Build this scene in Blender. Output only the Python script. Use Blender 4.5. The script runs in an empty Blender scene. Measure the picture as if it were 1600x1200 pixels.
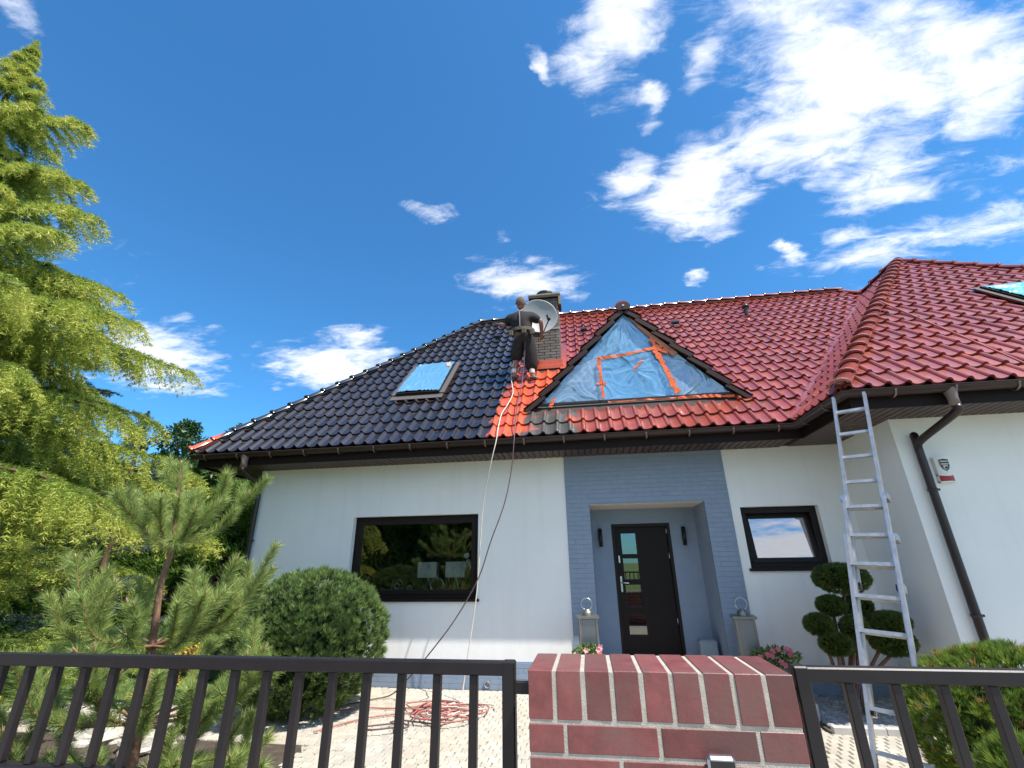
import bpy, bmesh, math, random
import numpy as np
from mathutils import Vector, Matrix, noise as mnoise

random.seed(7); rng = np.random.default_rng(7)
sc = bpy.context.scene
C = sc.collection
R = math.radians

# ------------------------------------------------------------------ camera
F_PX, YAW, PITCH, ROLL = 710.0, R(8.67), R(21.47), R(-0.82)
CAM = Vector((0, -7.5, 1.69))
fw = Vector((-math.sin(YAW)*math.cos(PITCH), math.cos(YAW)*math.cos(PITCH), math.sin(PITCH)))
rt = Vector((math.cos(YAW), math.sin(YAW), 0)); up = rt.cross(fw)
r2 = rt*math.cos(ROLL) + up*math.sin(ROLL); u2 = -rt*math.sin(ROLL) + up*math.cos(ROLL)
cd = bpy.data.cameras.new('camera'); cam = bpy.data.objects.new('camera', cd); C.objects.link(cam)
M = Matrix((r2, u2, -fw)).transposed().to_4x4(); M.translation = CAM
cam.matrix_world = M
cd.sensor_fit = 'HORIZONTAL'; cd.sensor_width = 36.0; cd.lens = 36.0*F_PX/1600
cd.clip_start = 0.05; cd.clip_end = 2000
sc.camera = cam

# ------------------------------------------------------------------ light
SUN = Vector((1.9, -1.0, 3.74)).normalized()
w = bpy.data.worlds.new('World'); sc.world = w; w.use_nodes = True
nt = w.node_tree; nt.nodes.clear()
def N(t, tree=None, **k):
    n = (tree or nt).nodes.new(t)
    for a, b in k.items(): setattr(n, a, b)
    return n
def LK(a, b, tree=None): (tree or nt).links.new(a, b)
sky = N('ShaderNodeTexSky', sky_type='NISHITA'); sky.sun_disc = False
sky.sun_elevation = math.asin(SUN.z); sky.sun_rotation = math.atan2(SUN.x, SUN.y)
sky.altitude = 50; sky.air_density = 1.0; sky.dust_density = 0.3; sky.ozone_density = 2.2
tint = N('ShaderNodeMixRGB', blend_type='MULTIPLY'); tint.inputs[0].default_value = 1.0
tint.inputs[2].default_value = (0.31, 0.74, 1.0, 1)
LK(sky.outputs[0], tint.inputs[1])
def vm(op, a=None, b=None):
    n = N('ShaderNodeVectorMath', operation=op)
    for i, q in enumerate((a, b)):
        if q is None: continue
        if isinstance(q, tuple): n.inputs[i].default_value = q
        else: LK(q, n.inputs[i])
    return n
def mm(op, a, b=None, c=None, clamp=False):
    n = N('ShaderNodeMath', operation=op, use_clamp=clamp)
    for i, q in enumerate((a, b, c)):
        if q is None: continue
        if isinstance(q, (int, float)): n.inputs[i].default_value = q
        else: LK(q, n.inputs[i])
    return n.outputs[0]
tc = N('ShaderNodeTexCoord'); dn = vm('NORMALIZE', tc.outputs['Generated']).outputs[0]
sx = N('ShaderNodeSeparateXYZ'); LK(dn, sx.inputs[0])
zz = mm('ADD', mm('MAXIMUM', sx.outputs[2], 0.0), 0.15)
px = mm('DIVIDE', sx.outputs[0], zz); py = mm('DIVIDE', sx.outputs[1], zz)
cp = N('ShaderNodeCombineXYZ'); LK(px, cp.inputs[0]); LK(py, cp.inputs[1])
def noise(vec, scale, detail=8, rough=.55, dist=0.0):
    n = N('ShaderNodeTexNoise'); n.inputs['Scale'].default_value = scale
    n.inputs['Detail'].default_value = detail; n.inputs['Roughness'].default_value = rough
    n.inputs['Distortion'].default_value = dist; LK(vec, n.inputs['Vector']); return n
# stretch the cloud grain along the streaks that run to the upper right
rotm = N('ShaderNodeMapping'); rotm.inputs['Rotation'].default_value = (0, 0, R(-62)); rotm.inputs['Scale'].default_value = (1.0, 2.1, 1.0)
LK(cp.outputs[0], rotm.inputs[0])
n1 = noise(rotm.outputs[0], 3.4, 10, .60, .5); n2 = noise(rotm.outputs[0], 9.0, 9, .66, .6)
warp = noise(cp.outputs[0], 4.5, 5, .6)
wv = vm('SCALE', vm('SUBTRACT', warp.outputs['Color'], (.5, .5, .5)).outputs[0]); wv.inputs['Scale'].default_value = .22
pw = vm('ADD', cp.outputs[0], wv.outputs[0]).outputs[0]
BL = [(0.537,0.662,5.01,-2.29,-0.62,5.35,.92),(0.661,0.613,7.63,-7.03,2.69,7.81,.85),(0.503,0.802,7.33,-2.72,-0.87,7.88,.88),
(0.315,0.896,7.31,-1.42,-1.01,8.36,.98),(0.141,0.829,10.55,-6.27,9.60,13.02,.95),(0.096,0.538,11.56,1.91,-2.61,8.38,.82),
(0.174,0.670,29.31,-10.12,2.03,14.13,.62),(0.280,0.630,24.87,6.48,-6.14,11.09,.66),(0.721,0.922,6.97,-5.26,4.19,7.78,.9),
(-0.030,0.539,63.05,-10.94,1.52,18.26,.6),(-0.309,0.882,13.50,6.17,-10.53,23.94,.36),(-0.130,1.163,6.39,0.84,-1.50,9.17,.86),
(-0.907,1.488,4.20,2.20,-1.44,5.38,1.15),(-1.476,1.252,3.71,4.26,-3.47,2.22,.95),(-0.838,0.335,10.16,24.80,-15.54,9.71,.62),
(0.901,1.105,2.80,-1.93,4.10,12.28,.60),(0.372,1.192,31.19,-5.98,-3.22,29.82,.8),(0.596,1.111,35.09,-12.40,-2.66,29.50,.8),
(0.796,0.702,10.12,-1.91,-4.54,8.60,.8),(0.728,1.081,12.73,-9.45,13.80,15.13,.62),(0.362,0.556,9.98,-3.21,-2.22,16.83,.7),
(-0.948,0.390,31.35,42.39,-5.16,22.59,.6),(-0.186,0.971,28.70,5.50,-4.68,26.67,.55),
(0.80,-2.0,1.8,0.3,-0.2,2.2,1.1),(-.6,-1.5,1.1,.2,-.3,1.7,1.1),(.1,-.75,2.2,.4,-.3,2.0,1.0),(-1.6,-2.4,.8,.1,-.1,.9,1.1),(2.2,-1.6,.9,.1,-.1,.9,1.0),(.2,-3.6,.5,0,0,1.1,1.1),(-1.3,-.9,1.5,0.2,0.1,1.9,.9),(1.9,.3,1.2,0.1,0.2,1.3,.95),(-2.3,.5,1.2,0,0,1.4,.8)]  # clouds out of view, most of them added to brighten the facade
field = None
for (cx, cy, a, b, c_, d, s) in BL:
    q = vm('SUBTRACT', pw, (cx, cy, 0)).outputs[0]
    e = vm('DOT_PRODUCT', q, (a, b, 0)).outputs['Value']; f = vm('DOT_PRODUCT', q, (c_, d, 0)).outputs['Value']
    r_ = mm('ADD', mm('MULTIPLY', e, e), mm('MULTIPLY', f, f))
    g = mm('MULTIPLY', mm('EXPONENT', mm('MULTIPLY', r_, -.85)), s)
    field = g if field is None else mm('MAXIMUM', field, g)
nn = mm('ADD', mm('MULTIPLY', mm('SUBTRACT', n1.outputs[0], .5), 1.9), mm('MULTIPLY', mm('SUBTRACT', n2.outputs[0], .5), 1.5))
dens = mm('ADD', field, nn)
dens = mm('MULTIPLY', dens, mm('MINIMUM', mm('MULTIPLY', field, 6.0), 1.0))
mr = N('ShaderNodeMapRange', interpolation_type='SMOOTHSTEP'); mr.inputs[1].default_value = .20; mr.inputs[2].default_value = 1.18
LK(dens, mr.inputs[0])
cr = N('ShaderNodeMapRange'); cr.inputs[1].default_value = .7; cr.inputs[2].default_value = 1.5; cr.inputs[3].default_value = 1.0; cr.inputs[4].default_value = .82
LK(mm('ADD', dens, mm('MULTIPLY', warp.outputs[0], .4)), cr.inputs[0])
ccol = N('ShaderNodeMixRGB', blend_type='MULTIPLY'); ccol.inputs[0].default_value = 1; ccol.inputs[1].default_value = (6.4, 6.5, 6.85, 1)
LK(cr.outputs[0], ccol.inputs[2])
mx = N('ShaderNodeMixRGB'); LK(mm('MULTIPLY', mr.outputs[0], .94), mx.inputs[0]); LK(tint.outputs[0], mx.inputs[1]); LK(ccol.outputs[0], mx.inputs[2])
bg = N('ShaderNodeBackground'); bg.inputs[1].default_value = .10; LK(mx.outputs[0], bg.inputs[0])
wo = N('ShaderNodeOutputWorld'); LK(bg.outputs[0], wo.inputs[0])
sl = bpy.data.lights.new('sun', 'SUN'); sl.energy = 3.6; sl.angle = R(.5); sl.color = (1, .95, .87)
so = bpy.data.objects.new('sun', sl); C.objects.link(so); so.rotation_euler = SUN.to_track_quat('Z', 'Y').to_euler(); so.location = (8, -10, 20)
sc.view_settings.view_transform = 'Standard'; sc.view_settings.look = 'None'; sc.view_settings.gamma = 1
sc.view_settings.exposure = 1.17; sc.view_settings.use_curve_mapping = False
sc.cycles.max_bounces = 8; sc.cycles.transparent_max_bounces = 12

# ------------------------------------------------------------------ helpers
def tag(o, label=None, cat=None, group=None, kind=None):
    for k, v in (('label', label), ('category', cat), ('group', group), ('kind', kind)):
        if v: o[k] = v
    return o
def empty(name, loc, label, cat, group=None, rz=0):
    o = bpy.data.objects.new(name, None); C.objects.link(o); o.location = loc; o.rotation_euler = (0, 0, rz)
    o.empty_display_size = .1
    return tag(o, label, cat, group)
def link(name, me, parent=None, mats=()):
    o = bpy.data.objects.new(name, me); C.objects.link(o)
    if mats and not me.materials:
        for m in (mats if isinstance(mats, (list, tuple)) else [mats]): me.materials.append(m)
    if parent: 
        o.parent = parent
        W = wmat(parent)
        o.matrix_parent_inverse = W.inverted()
    return o
def wmat(o):
    m = Matrix.LocRotScale(o.location, o.rotation_euler, o.scale)
    if o.parent: return wmat(o.parent) @ o.matrix_parent_inverse @ m
    return m
class MB:
    """collects world-space geometry into one mesh"""
    def __init__(s): s.v = []; s.f = []; s.sm = []
    def add(s, vs, fs, smooth=False):
        b = len(s.v); s.v += [tuple(v) for v in vs]; s.f += [tuple(i+b for i in f) for f in fs]; s.sm += [smooth]*len(fs); return s
    def box(s, x0, x1, y0, y1, z0, z1, bev=0.0):
        if bev <= 0:
            return s.add([(x, y, z) for z in (z0, z1) for y in (y0, y1) for x in (x0, x1)],
                [(0,2,3,1),(4,5,7,6),(0,1,5,4),(2,6,7,3),(0,4,6,2),(1,3,7,5)])
        bm = bmesh.new(); bmesh.ops.create_cube(bm, size=1)
        for v in bm.verts: v.co = Vector(((x0+x1)/2+v.co.x*(x1-x0), (y0+y1)/2+v.co.y*(y1-y0), (z0+z1)/2+v.co.z*(z1-z0)))
        bmesh.ops.bevel(bm, geom=bm.edges[:], offset=bev, segments=1, affect='EDGES')
        bm.normal_update(); s.add([v.co for v in bm.verts], [[v.index for v in f.verts] for f in bm.faces]); bm.free(); return s
    def obox(s, M_, sx, sy, sz):
        vs = [M_ @ Vector((x*sx/2, y*sy/2, z*sz/2)) for z in (-1, 1) for y in (-1, 1) for x in (-1, 1)]
        return s.add(vs, [(0,2,3,1),(4,5,7,6),(0,1,5,4),(2,6,7,3),(0,4,6,2),(1,3,7,5)])
    def bar(s, a, b, wd, th, side=(1, 0, 0)):
        a = Vector(a); b = Vector(b); d = (b-a); L = d.length; d.normalize(); sd = Vector(side); sd = (sd - d*sd.dot(d)).normalized(); n = d.cross(sd)
        m = Matrix((sd, n, d)).transposed().to_4x4(); m.translation = (a+b)/2
        return s.obox(m, wd, th, L)
    def tube(s, pts, r, seg=8, caps=True, smooth=True):
        pts = [Vector(p) for p in pts]; n = len(pts); rr = r if isinstance(r, (list, tuple)) else [r]*n
        d0 = (pts[1]-pts[0]).normalized(); a = Vector((0, 0, 1)) if abs(d0.z) < .9 else Vector((1, 0, 0)); x = d0.cross(a).normalized()
        vs = []
        for i, p in enumerate(pts):
            d = ((pts[min(i+1, n-1)]-pts[i]).normalized() + (pts[i]-pts[max(i-1, 0)]).normalized()).normalized() if 0 < i < n-1 else (pts[min(i+1, n-1)]-pts[max(i-1, 0)]).normalized()
            x = (x - d*x.dot(d)).normalized(); y = d.cross(x)
            for k in range(seg):
                t = 2*math.pi*k/seg; vs.append(p + (x*math.cos(t)+y*math.sin(t))*rr[i])
        fs = [(i*seg+k, i*seg+(k+1) % seg, (i+1)*seg+(k+1) % seg, (i+1)*seg+k) for i in range(n-1) for k in range(seg)]
        s.add(vs, fs, smooth)
        if caps: s.add([vs[k] for k in range(seg)][::-1], [tuple(range(seg))]); s.add([vs[(n-1)*seg+k] for k in range(seg)], [tuple(range(seg))])
        return s
    def lathe(s, c, prof, seg=20, smooth=True, M_=None):
        vs = []; c = Vector(c)
        for (r, z) in prof:
            for k in range(seg):
                t = 2*math.pi*k/seg; p = Vector((r*math.cos(t), r*math.sin(t), z)); vs.append(c + (M_ @ p if M_ else p))
        fs = [(i*seg+k, i*seg+(k+1) % seg, (i+1)*seg+(k+1) % seg, (i+1)*seg+k) for i in range(len(prof)-1) for k in range(seg)]
        return s.add(vs, fs, smooth)
    def build(s, name, m, parent=None, smooth=None):
        me = bpy.data.meshes.new(name); me.from_pydata(s.v, [], s.f)
        me.polygons.foreach_set('use_smooth', [q if smooth is None else smooth for q in s.sm]); me.update()
        return link(name, me, parent, m)
def spline(pts, n=8):
    P_ = [Vector(p) for p in pts]; P_ = [P_[0]*2-P_[1]] + P_ + [P_[-1]*2-P_[-2]]; out = []
    for i in range(1, len(P_)-2):
        a, b, c_, d = P_[i-1:i+3]
        for k in range(n):
            t = k/n; out.append(.5*((2*b)+(c_-a)*t+(2*a-5*b+4*c_-d)*t*t+(-a+3*b-3*c_+d)*t**3))
    return out + [P_[-2]]
def bulk(name, tri, mats, parent=None, tints=None, smooth=False, nv=3):
    """(n, nv, 3) array of polygons -> one mesh"""
    tri = np.asarray(tri, np.float32); n = len(tri); me = bpy.data.meshes.new(name)
    me.vertices.add(n*nv); me.vertices.foreach_set('co', tri.reshape(-1)); me.loops.add(n*nv)
    me.loops.foreach_set('vertex_index', np.arange(n*nv, dtype=np.int32)); me.polygons.add(n)
    me.polygons.foreach_set('loop_start', np.arange(0, n*nv, nv, dtype=np.int32))
    try: me.polygons.foreach_set('loop_total', np.full(n, nv, dtype=np.int32))
    except Exception: pass
    me.update(calc_edges=True)
    if tints is not None:
        a = me.attributes.new('tint', 'FLOAT', 'POINT'); a.data.foreach_set('value', np.repeat(np.asarray(tints, np.float32), nv))
    return link(name, me, parent, mats)

# ------------------------------------------------------------------ materials
def newmat(name):
    m = bpy.data.materials.new(name); m.use_nodes = True; t = m.node_tree
    return m, t, t.nodes['Principled BSDF']
def pmat(name, col, rough=.6, metal=0.0, bump=None, var=None, spec=.5, coat=0, rand=0.0, col2=None, dirt=None):
    m, t, b = newmat(name)
    b.inputs['Base Color'].default_value = (*col, 1); b.inputs['Roughness'].default_value = rough
    b.inputs['Metallic'].default_value = metal; b.inputs['Specular IOR Level'].default_value = spec; b.inputs['Coat Weight'].default_value = coat
    g = t.nodes.new('ShaderNodeNewGeometry'); cur = None
    def nz(scale, detail=6, rg=.6, vec=None):
        n = t.nodes.new('ShaderNodeTexNoise'); n.inputs['Scale'].default_value = scale; n.inputs['Detail'].default_value = detail
        n.inputs['Roughness'].default_value = rg; t.links.new(vec or g.outputs['Position'], n.inputs['Vector']); return n
    if var:
        sc_, am = var; n = nz(sc_); r_ = t.nodes.new('ShaderNodeMapRange'); r_.inputs[1].default_value = .3; r_.inputs[2].default_value = .7
        r_.inputs[3].default_value = 1-am; r_.inputs[4].default_value = 1+am; t.links.new(n.outputs[0], r_.inputs[0])
        x = t.nodes.new('ShaderNodeMixRGB'); x.blend_type = 'MULTIPLY'; x.inputs[0].default_value = 1; x.inputs[1].default_value = (*col, 1)
        t.links.new(r_.outputs[0], x.inputs[2]); cur = x.outputs[0]
        if col2:
            n5 = nz(sc_*.35, 4); q = t.nodes.new('ShaderNodeMapRange'); q.inputs[1].default_value = .42; q.inputs[2].default_value = .62; t.links.new(n5.outputs[0], q.inputs[0])
            y = t.nodes.new('ShaderNodeMixRGB'); t.links.new(q.outputs[0], y.inputs[0]); y.inputs[2].default_value = (*col2, 1); t.links.new(cur, y.inputs[1]); cur = y.outputs[0]
    if rand:
        oi = t.nodes.new('ShaderNodeObjectInfo'); ad = t.nodes.new('ShaderNodeMath'); ad.operation = 'ADD'
        t.links.new(oi.outputs['Random'], ad.inputs[0]); t.links.new(g.outputs['Random Per Island'], ad.inputs[1])
        fr = t.nodes.new('ShaderNodeMath'); fr.operation = 'FRACT'; t.links.new(ad.outputs[0], fr.inputs[0])
        r_ = t.nodes.new('ShaderNodeMapRange'); r_.inputs[3].default_value = 1-rand; r_.inputs[4].default_value = 1+rand; t.links.new(fr.outputs[0], r_.inputs[0])
        x = t.nodes.new('ShaderNodeMixRGB'); x.blend_type = 'MULTIPLY'; x.inputs[0].default_value = 1
        if cur: t.links.new(cur, x.inputs[1])
        else: x.inputs[1].default_value = (*col, 1)
        t.links.new(r_.outputs[0], x.inputs[2]); cur = x.outputs[0]
    if cur: t.links.new(cur, b.inputs['Base Color'])
    if bump:
        n = nz(bump[0], 8, .65); bp = t.nodes.new('ShaderNodeBump'); bp.inputs['Strength'].default_value = bump[1]; bp.inputs['Distance'].default_value = bump[2] if len(bump) > 2 else .01
        t.links.new(n.outputs[0], bp.inputs['Height']); t.links.new(bp.outputs[0], b.inputs['Normal'])
    return m
def leafmat(name, stops, rough=.5, trans=.28, spec=.35):
    m, t, b = newmat(name); at = t.nodes.new('ShaderNodeAttribute'); at.attribute_name = 'tint'
    cr_ = t.nodes.new('ShaderNodeValToRGB'); e = cr_.color_ramp.elements
    e[0].position = 0; e[0].color = (*stops[0], 1); e[1].position = 1; e[1].color = (*stops[-1], 1)
    for i, s_ in enumerate(stops[1:-1]): q = e.new((i+1)/(len(stops)-1)); q.color = (*s_, 1)
    t.links.new(at.outputs['Fac'], cr_.inputs[0]); t.links.new(cr_.outputs[0], b.inputs['Base Color'])
    b.inputs['Roughness'].default_value = rough; b.inputs['Specular IOR Level'].default_value = spec
    tr = t.nodes.new('ShaderNodeBsdfTranslucent'); t.links.new(cr_.outputs[0], tr.inputs[0]); mx_ = t.nodes.new('ShaderNodeMixShader'); mx_.inputs[0].default_value = trans
    o = t.nodes['Material Output']; t.links.new(b.outputs[0], mx_.inputs[1]); t.links.new(tr.outputs[0], mx_.inputs[2]); t.links.new(mx_.outputs[0], o.inputs[0])
    return m
def glassmat(name, tintc=(.8, .85, .83), r0=.09):
    m, t, b = newmat(name); t.nodes.remove(b); o = t.nodes['Material Output']
    g = t.nodes.new('ShaderNodeBsdfGlossy'); g.inputs['Roughness'].default_value = .01; g.inputs['Color'].default_value = (1, 1, 1, 1)
    tr = t.nodes.new('ShaderNodeBsdfTransparent'); tr.inputs[0].default_value = (*tintc, 1)
    lw = t.nodes.new('ShaderNodeFresnel'); lw.inputs[0].default_value = 1.9; mx_ = t.nodes.new('ShaderNodeMixShader')
    a = t.nodes.new('ShaderNodeMath'); a.operation = 'ADD'; a.inputs[1].default_value = r0; t.links.new(lw.outputs[0], a.inputs[0])
    t.links.new(a.outputs[0], mx_.inputs[0]); t.links.new(tr.outputs[0], mx_.inputs[1]); t.links.new(g.outputs[0], mx_.inputs[2]); t.links.new(mx_.outputs[0], o.inputs[0])
    return m

m_render = pmat('white_render', (.84, .84, .82), .9, bump=(160, .35, .004), var=(1.2, .025))
def weather(m, amt=.10):
    t = m.node_tree; b = t.nodes['Principled BSDF']; src = b.inputs['Base Color'].links[0].from_socket; g = t.nodes.new('ShaderNodeNewGeometry')
    mp = t.nodes.new('ShaderNodeMapping'); mp.inputs['Scale'].default_value = (5.5, 5.5, .35); t.links.new(g.outputs['Position'], mp.inputs[0])
    n = t.nodes.new('ShaderNodeTexNoise'); n.inputs['Scale'].default_value = 1.4; n.inputs['Detail'].default_value = 9; t.links.new(mp.outputs[0], n.inputs['Vector'])
    r1 = t.nodes.new('ShaderNodeMapRange'); r1.inputs[1].default_value = .52; r1.inputs[2].default_value = .78; r1.inputs[3].default_value = 0; r1.inputs[4].default_value = amt; t.links.new(n.outputs[0], r1.inputs[0])
    s_ = t.nodes.new('ShaderNodeSeparateXYZ'); t.links.new(g.outputs['Position'], s_.inputs[0])
    n2_ = t.nodes.new('ShaderNodeTexNoise'); n2_.inputs['Scale'].default_value = 9; n2_.inputs['Detail'].default_value = 8; t.links.new(g.outputs['Position'], n2_.inputs['Vector'])
    a = t.nodes.new('ShaderNodeMath'); a.operation = 'MULTIPLY_ADD'; a.inputs[1].default_value = .5; t.links.new(n2_.outputs[0], a.inputs[0]); t.links.new(s_.outputs[2], a.inputs[2])
    r2_ = t.nodes.new('ShaderNodeMapRange'); r2_.inputs[1].default_value = .62; r2_.inputs[2].default_value = .85; r2_.inputs[3].default_value = amt*1.1; r2_.inputs[4].default_value = 0; t.links.new(a.outputs[0], r2_.inputs[0])
    sm = t.nodes.new('ShaderNodeMath'); sm.operation = 'ADD'; sm.use_clamp = True; t.links.new(r1.outputs[0], sm.inputs[0]); t.links.new(r2_.outputs[0], sm.inputs[1])
    x = t.nodes.new('ShaderNodeMixRGB'); x.inputs[2].default_value = (.42, .40, .35, 1); t.links.new(sm.outputs[0], x.inputs[0]); t.links.new(src, x.inputs[1]); t.links.new(x.outputs[0], b.inputs['Base Color'])
weather(m_render, .10)
m_grey = pmat('grey_paint', (.225, .285, .375), .62, bump=(90, .35, .004), var=(6, .05), rand=.02)
m_greyjoint = pmat('grey_joint', (.205, .26, .345), .8)
m_brown = pmat('brown_metal', (.030, .017, .016), .38, spec=.5, var=(3, .12))
m_soffit = pmat('brown_soffit', (.06, .034, .028), .5, var=(5, .12), rand=.12)
m_frame = pmat('window_frame_brown', (.014, .009, .008), .45, spec=.22)
m_door = pmat('door_brown', (.012, .007, .006), .45, bump=(30, .08), spec=.2)
m_glass = glassmat('window_glass')
m_glass2 = glassmat('coated_window_glass', (.6, .62, .6), .34)
m_doorglass = glassmat('door_glass', (.3, .33, .32), .12)
m_frost = glassmat('frosted_glass', (.55, .6, .62), .10)
for n_ in m_frost.node_tree.nodes:
    if n_.type == 'BSDF_GLOSSY': n_.inputs['Roughness'].default_value = .45
m_steel = pmat('brushed_steel', (.62, .62, .6), .3, 1.0)
m_alu = pmat('ladder_aluminium', (.46, .46, .47), .42, .85, var=(14, .18), bump=(60, .1))
m_aluw = pmat('ladder_rungs', (.45, .46, .47), .5, .8, var=(20, .2))
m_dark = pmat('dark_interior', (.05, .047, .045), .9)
m_mortar = pmat('cement_mortar', (.40, .365, .31), .95, bump=(220, .8, .004), var=(30, .15))
m_clinker = pmat('red_clinker', (.17, .051, .048), .42, bump=(60, .45, .003), var=(16, .26), rand=.26, col2=(.15, .068, .06), spec=.4)
m_fence = pmat('fence_paint', (.013, .0095, .0105), .42, spec=.35, bump=(90, .25, .002), var=(8, .25))
m_chbrick = pmat('chimney_brick', (.155, .135, .122), .7, bump=(60, .3, .004), var=(12, .15), rand=.16)
m_chband = pmat('chimney_band', (.30, .28, .26), .8, bump=(60, .3), var=(12, .12))
m_chcap = pmat('chimney_cap_concrete', (.23, .19, .13), .9, bump=(50, .5, .006), var=(8, .2))
m_black = pmat('black_metal', (.012, .012, .013), .4)
m_skin = pmat('skin', (.27, .125, .085), .5, var=(20, .1))
m_shirt = pmat('dark_cotton', (.013, .010, .011), .85, bump=(70, .5, .006), var=(14, .3))
m_shorts = pmat('worn_dark_trousers', (.017, .013, .012), .88, bump=(60, .5, .006), var=(12, .5))
m_belt = pmat('olive_canvas', (.075, .058, .036), .8, var=(20, .3))
m_boot = pmat('boot_leather', (.05, .045, .045), .6)
m_sock = pmat('white_sock', (.6, .58, .55), .9)
m_white = pmat('white_plastic', (.75, .75, .7), .4)
m_redp = pmat('red_plastic', (.35, .012, .015), .3)
m_orange = pmat('orange_tape', (.78, .13, .025), .45, bump=(60, .5, .006), var=(18, .25))
m_hosew = pmat('white_hose', (.62, .56, .48), .5, var=(10, .15))
m_hoser = pmat('red_hose', (.36, .13, .11), .5, var=(10, .2))
m_hosed = pmat('dark_hose', (.1, .06, .06), .5)
m_wood = pmat('bare_wood', (.42, .17, .11), .7, bump=(40, .3), var=(8, .2))
m_bark = pmat('bark', (.13, .075, .05), .95, bump=(30, 1, .01), var=(10, .3))
m_barkp = pmat('pine_bark', (.22, .12, .07), .9, bump=(40, .8, .006), var=(20, .3))
m_bud = pmat('pine_bud', (.36, .19, .12), .7, var=(60, .3))
m_gravel = pmat('grey_gravel', (.3, .29, .28), .9, rand=.35)
m_sett = pmat('granite_sett', (.43, .40, .34), .85, bump=(110, .6, .004), var=(2.2, .12), rand=.10, col2=(.42, .36, .28))
m_soil = pmat('paving_sand', (.36, .33, .27), .95, bump=(90, .8, .006), var=(3, .2))
m_earth = pmat('bark_mulch_soil', (.075, .055, .04), .95, bump=(40, 1, .02), var=(10, .4))
m_lawn = pmat('lawn_ground', (.10, .16, .035), .95, bump=(60, 1, .02), var=(3, .25))
m_slab = pmat('concrete_slab', (.5, .48, .44), .85, bump=(60, .3), var=(4, .12))
m_asph = pmat('street_asphalt', (.05, .05, .052), .9, bump=(120, .8, .004), var=(6, .2))

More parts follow.
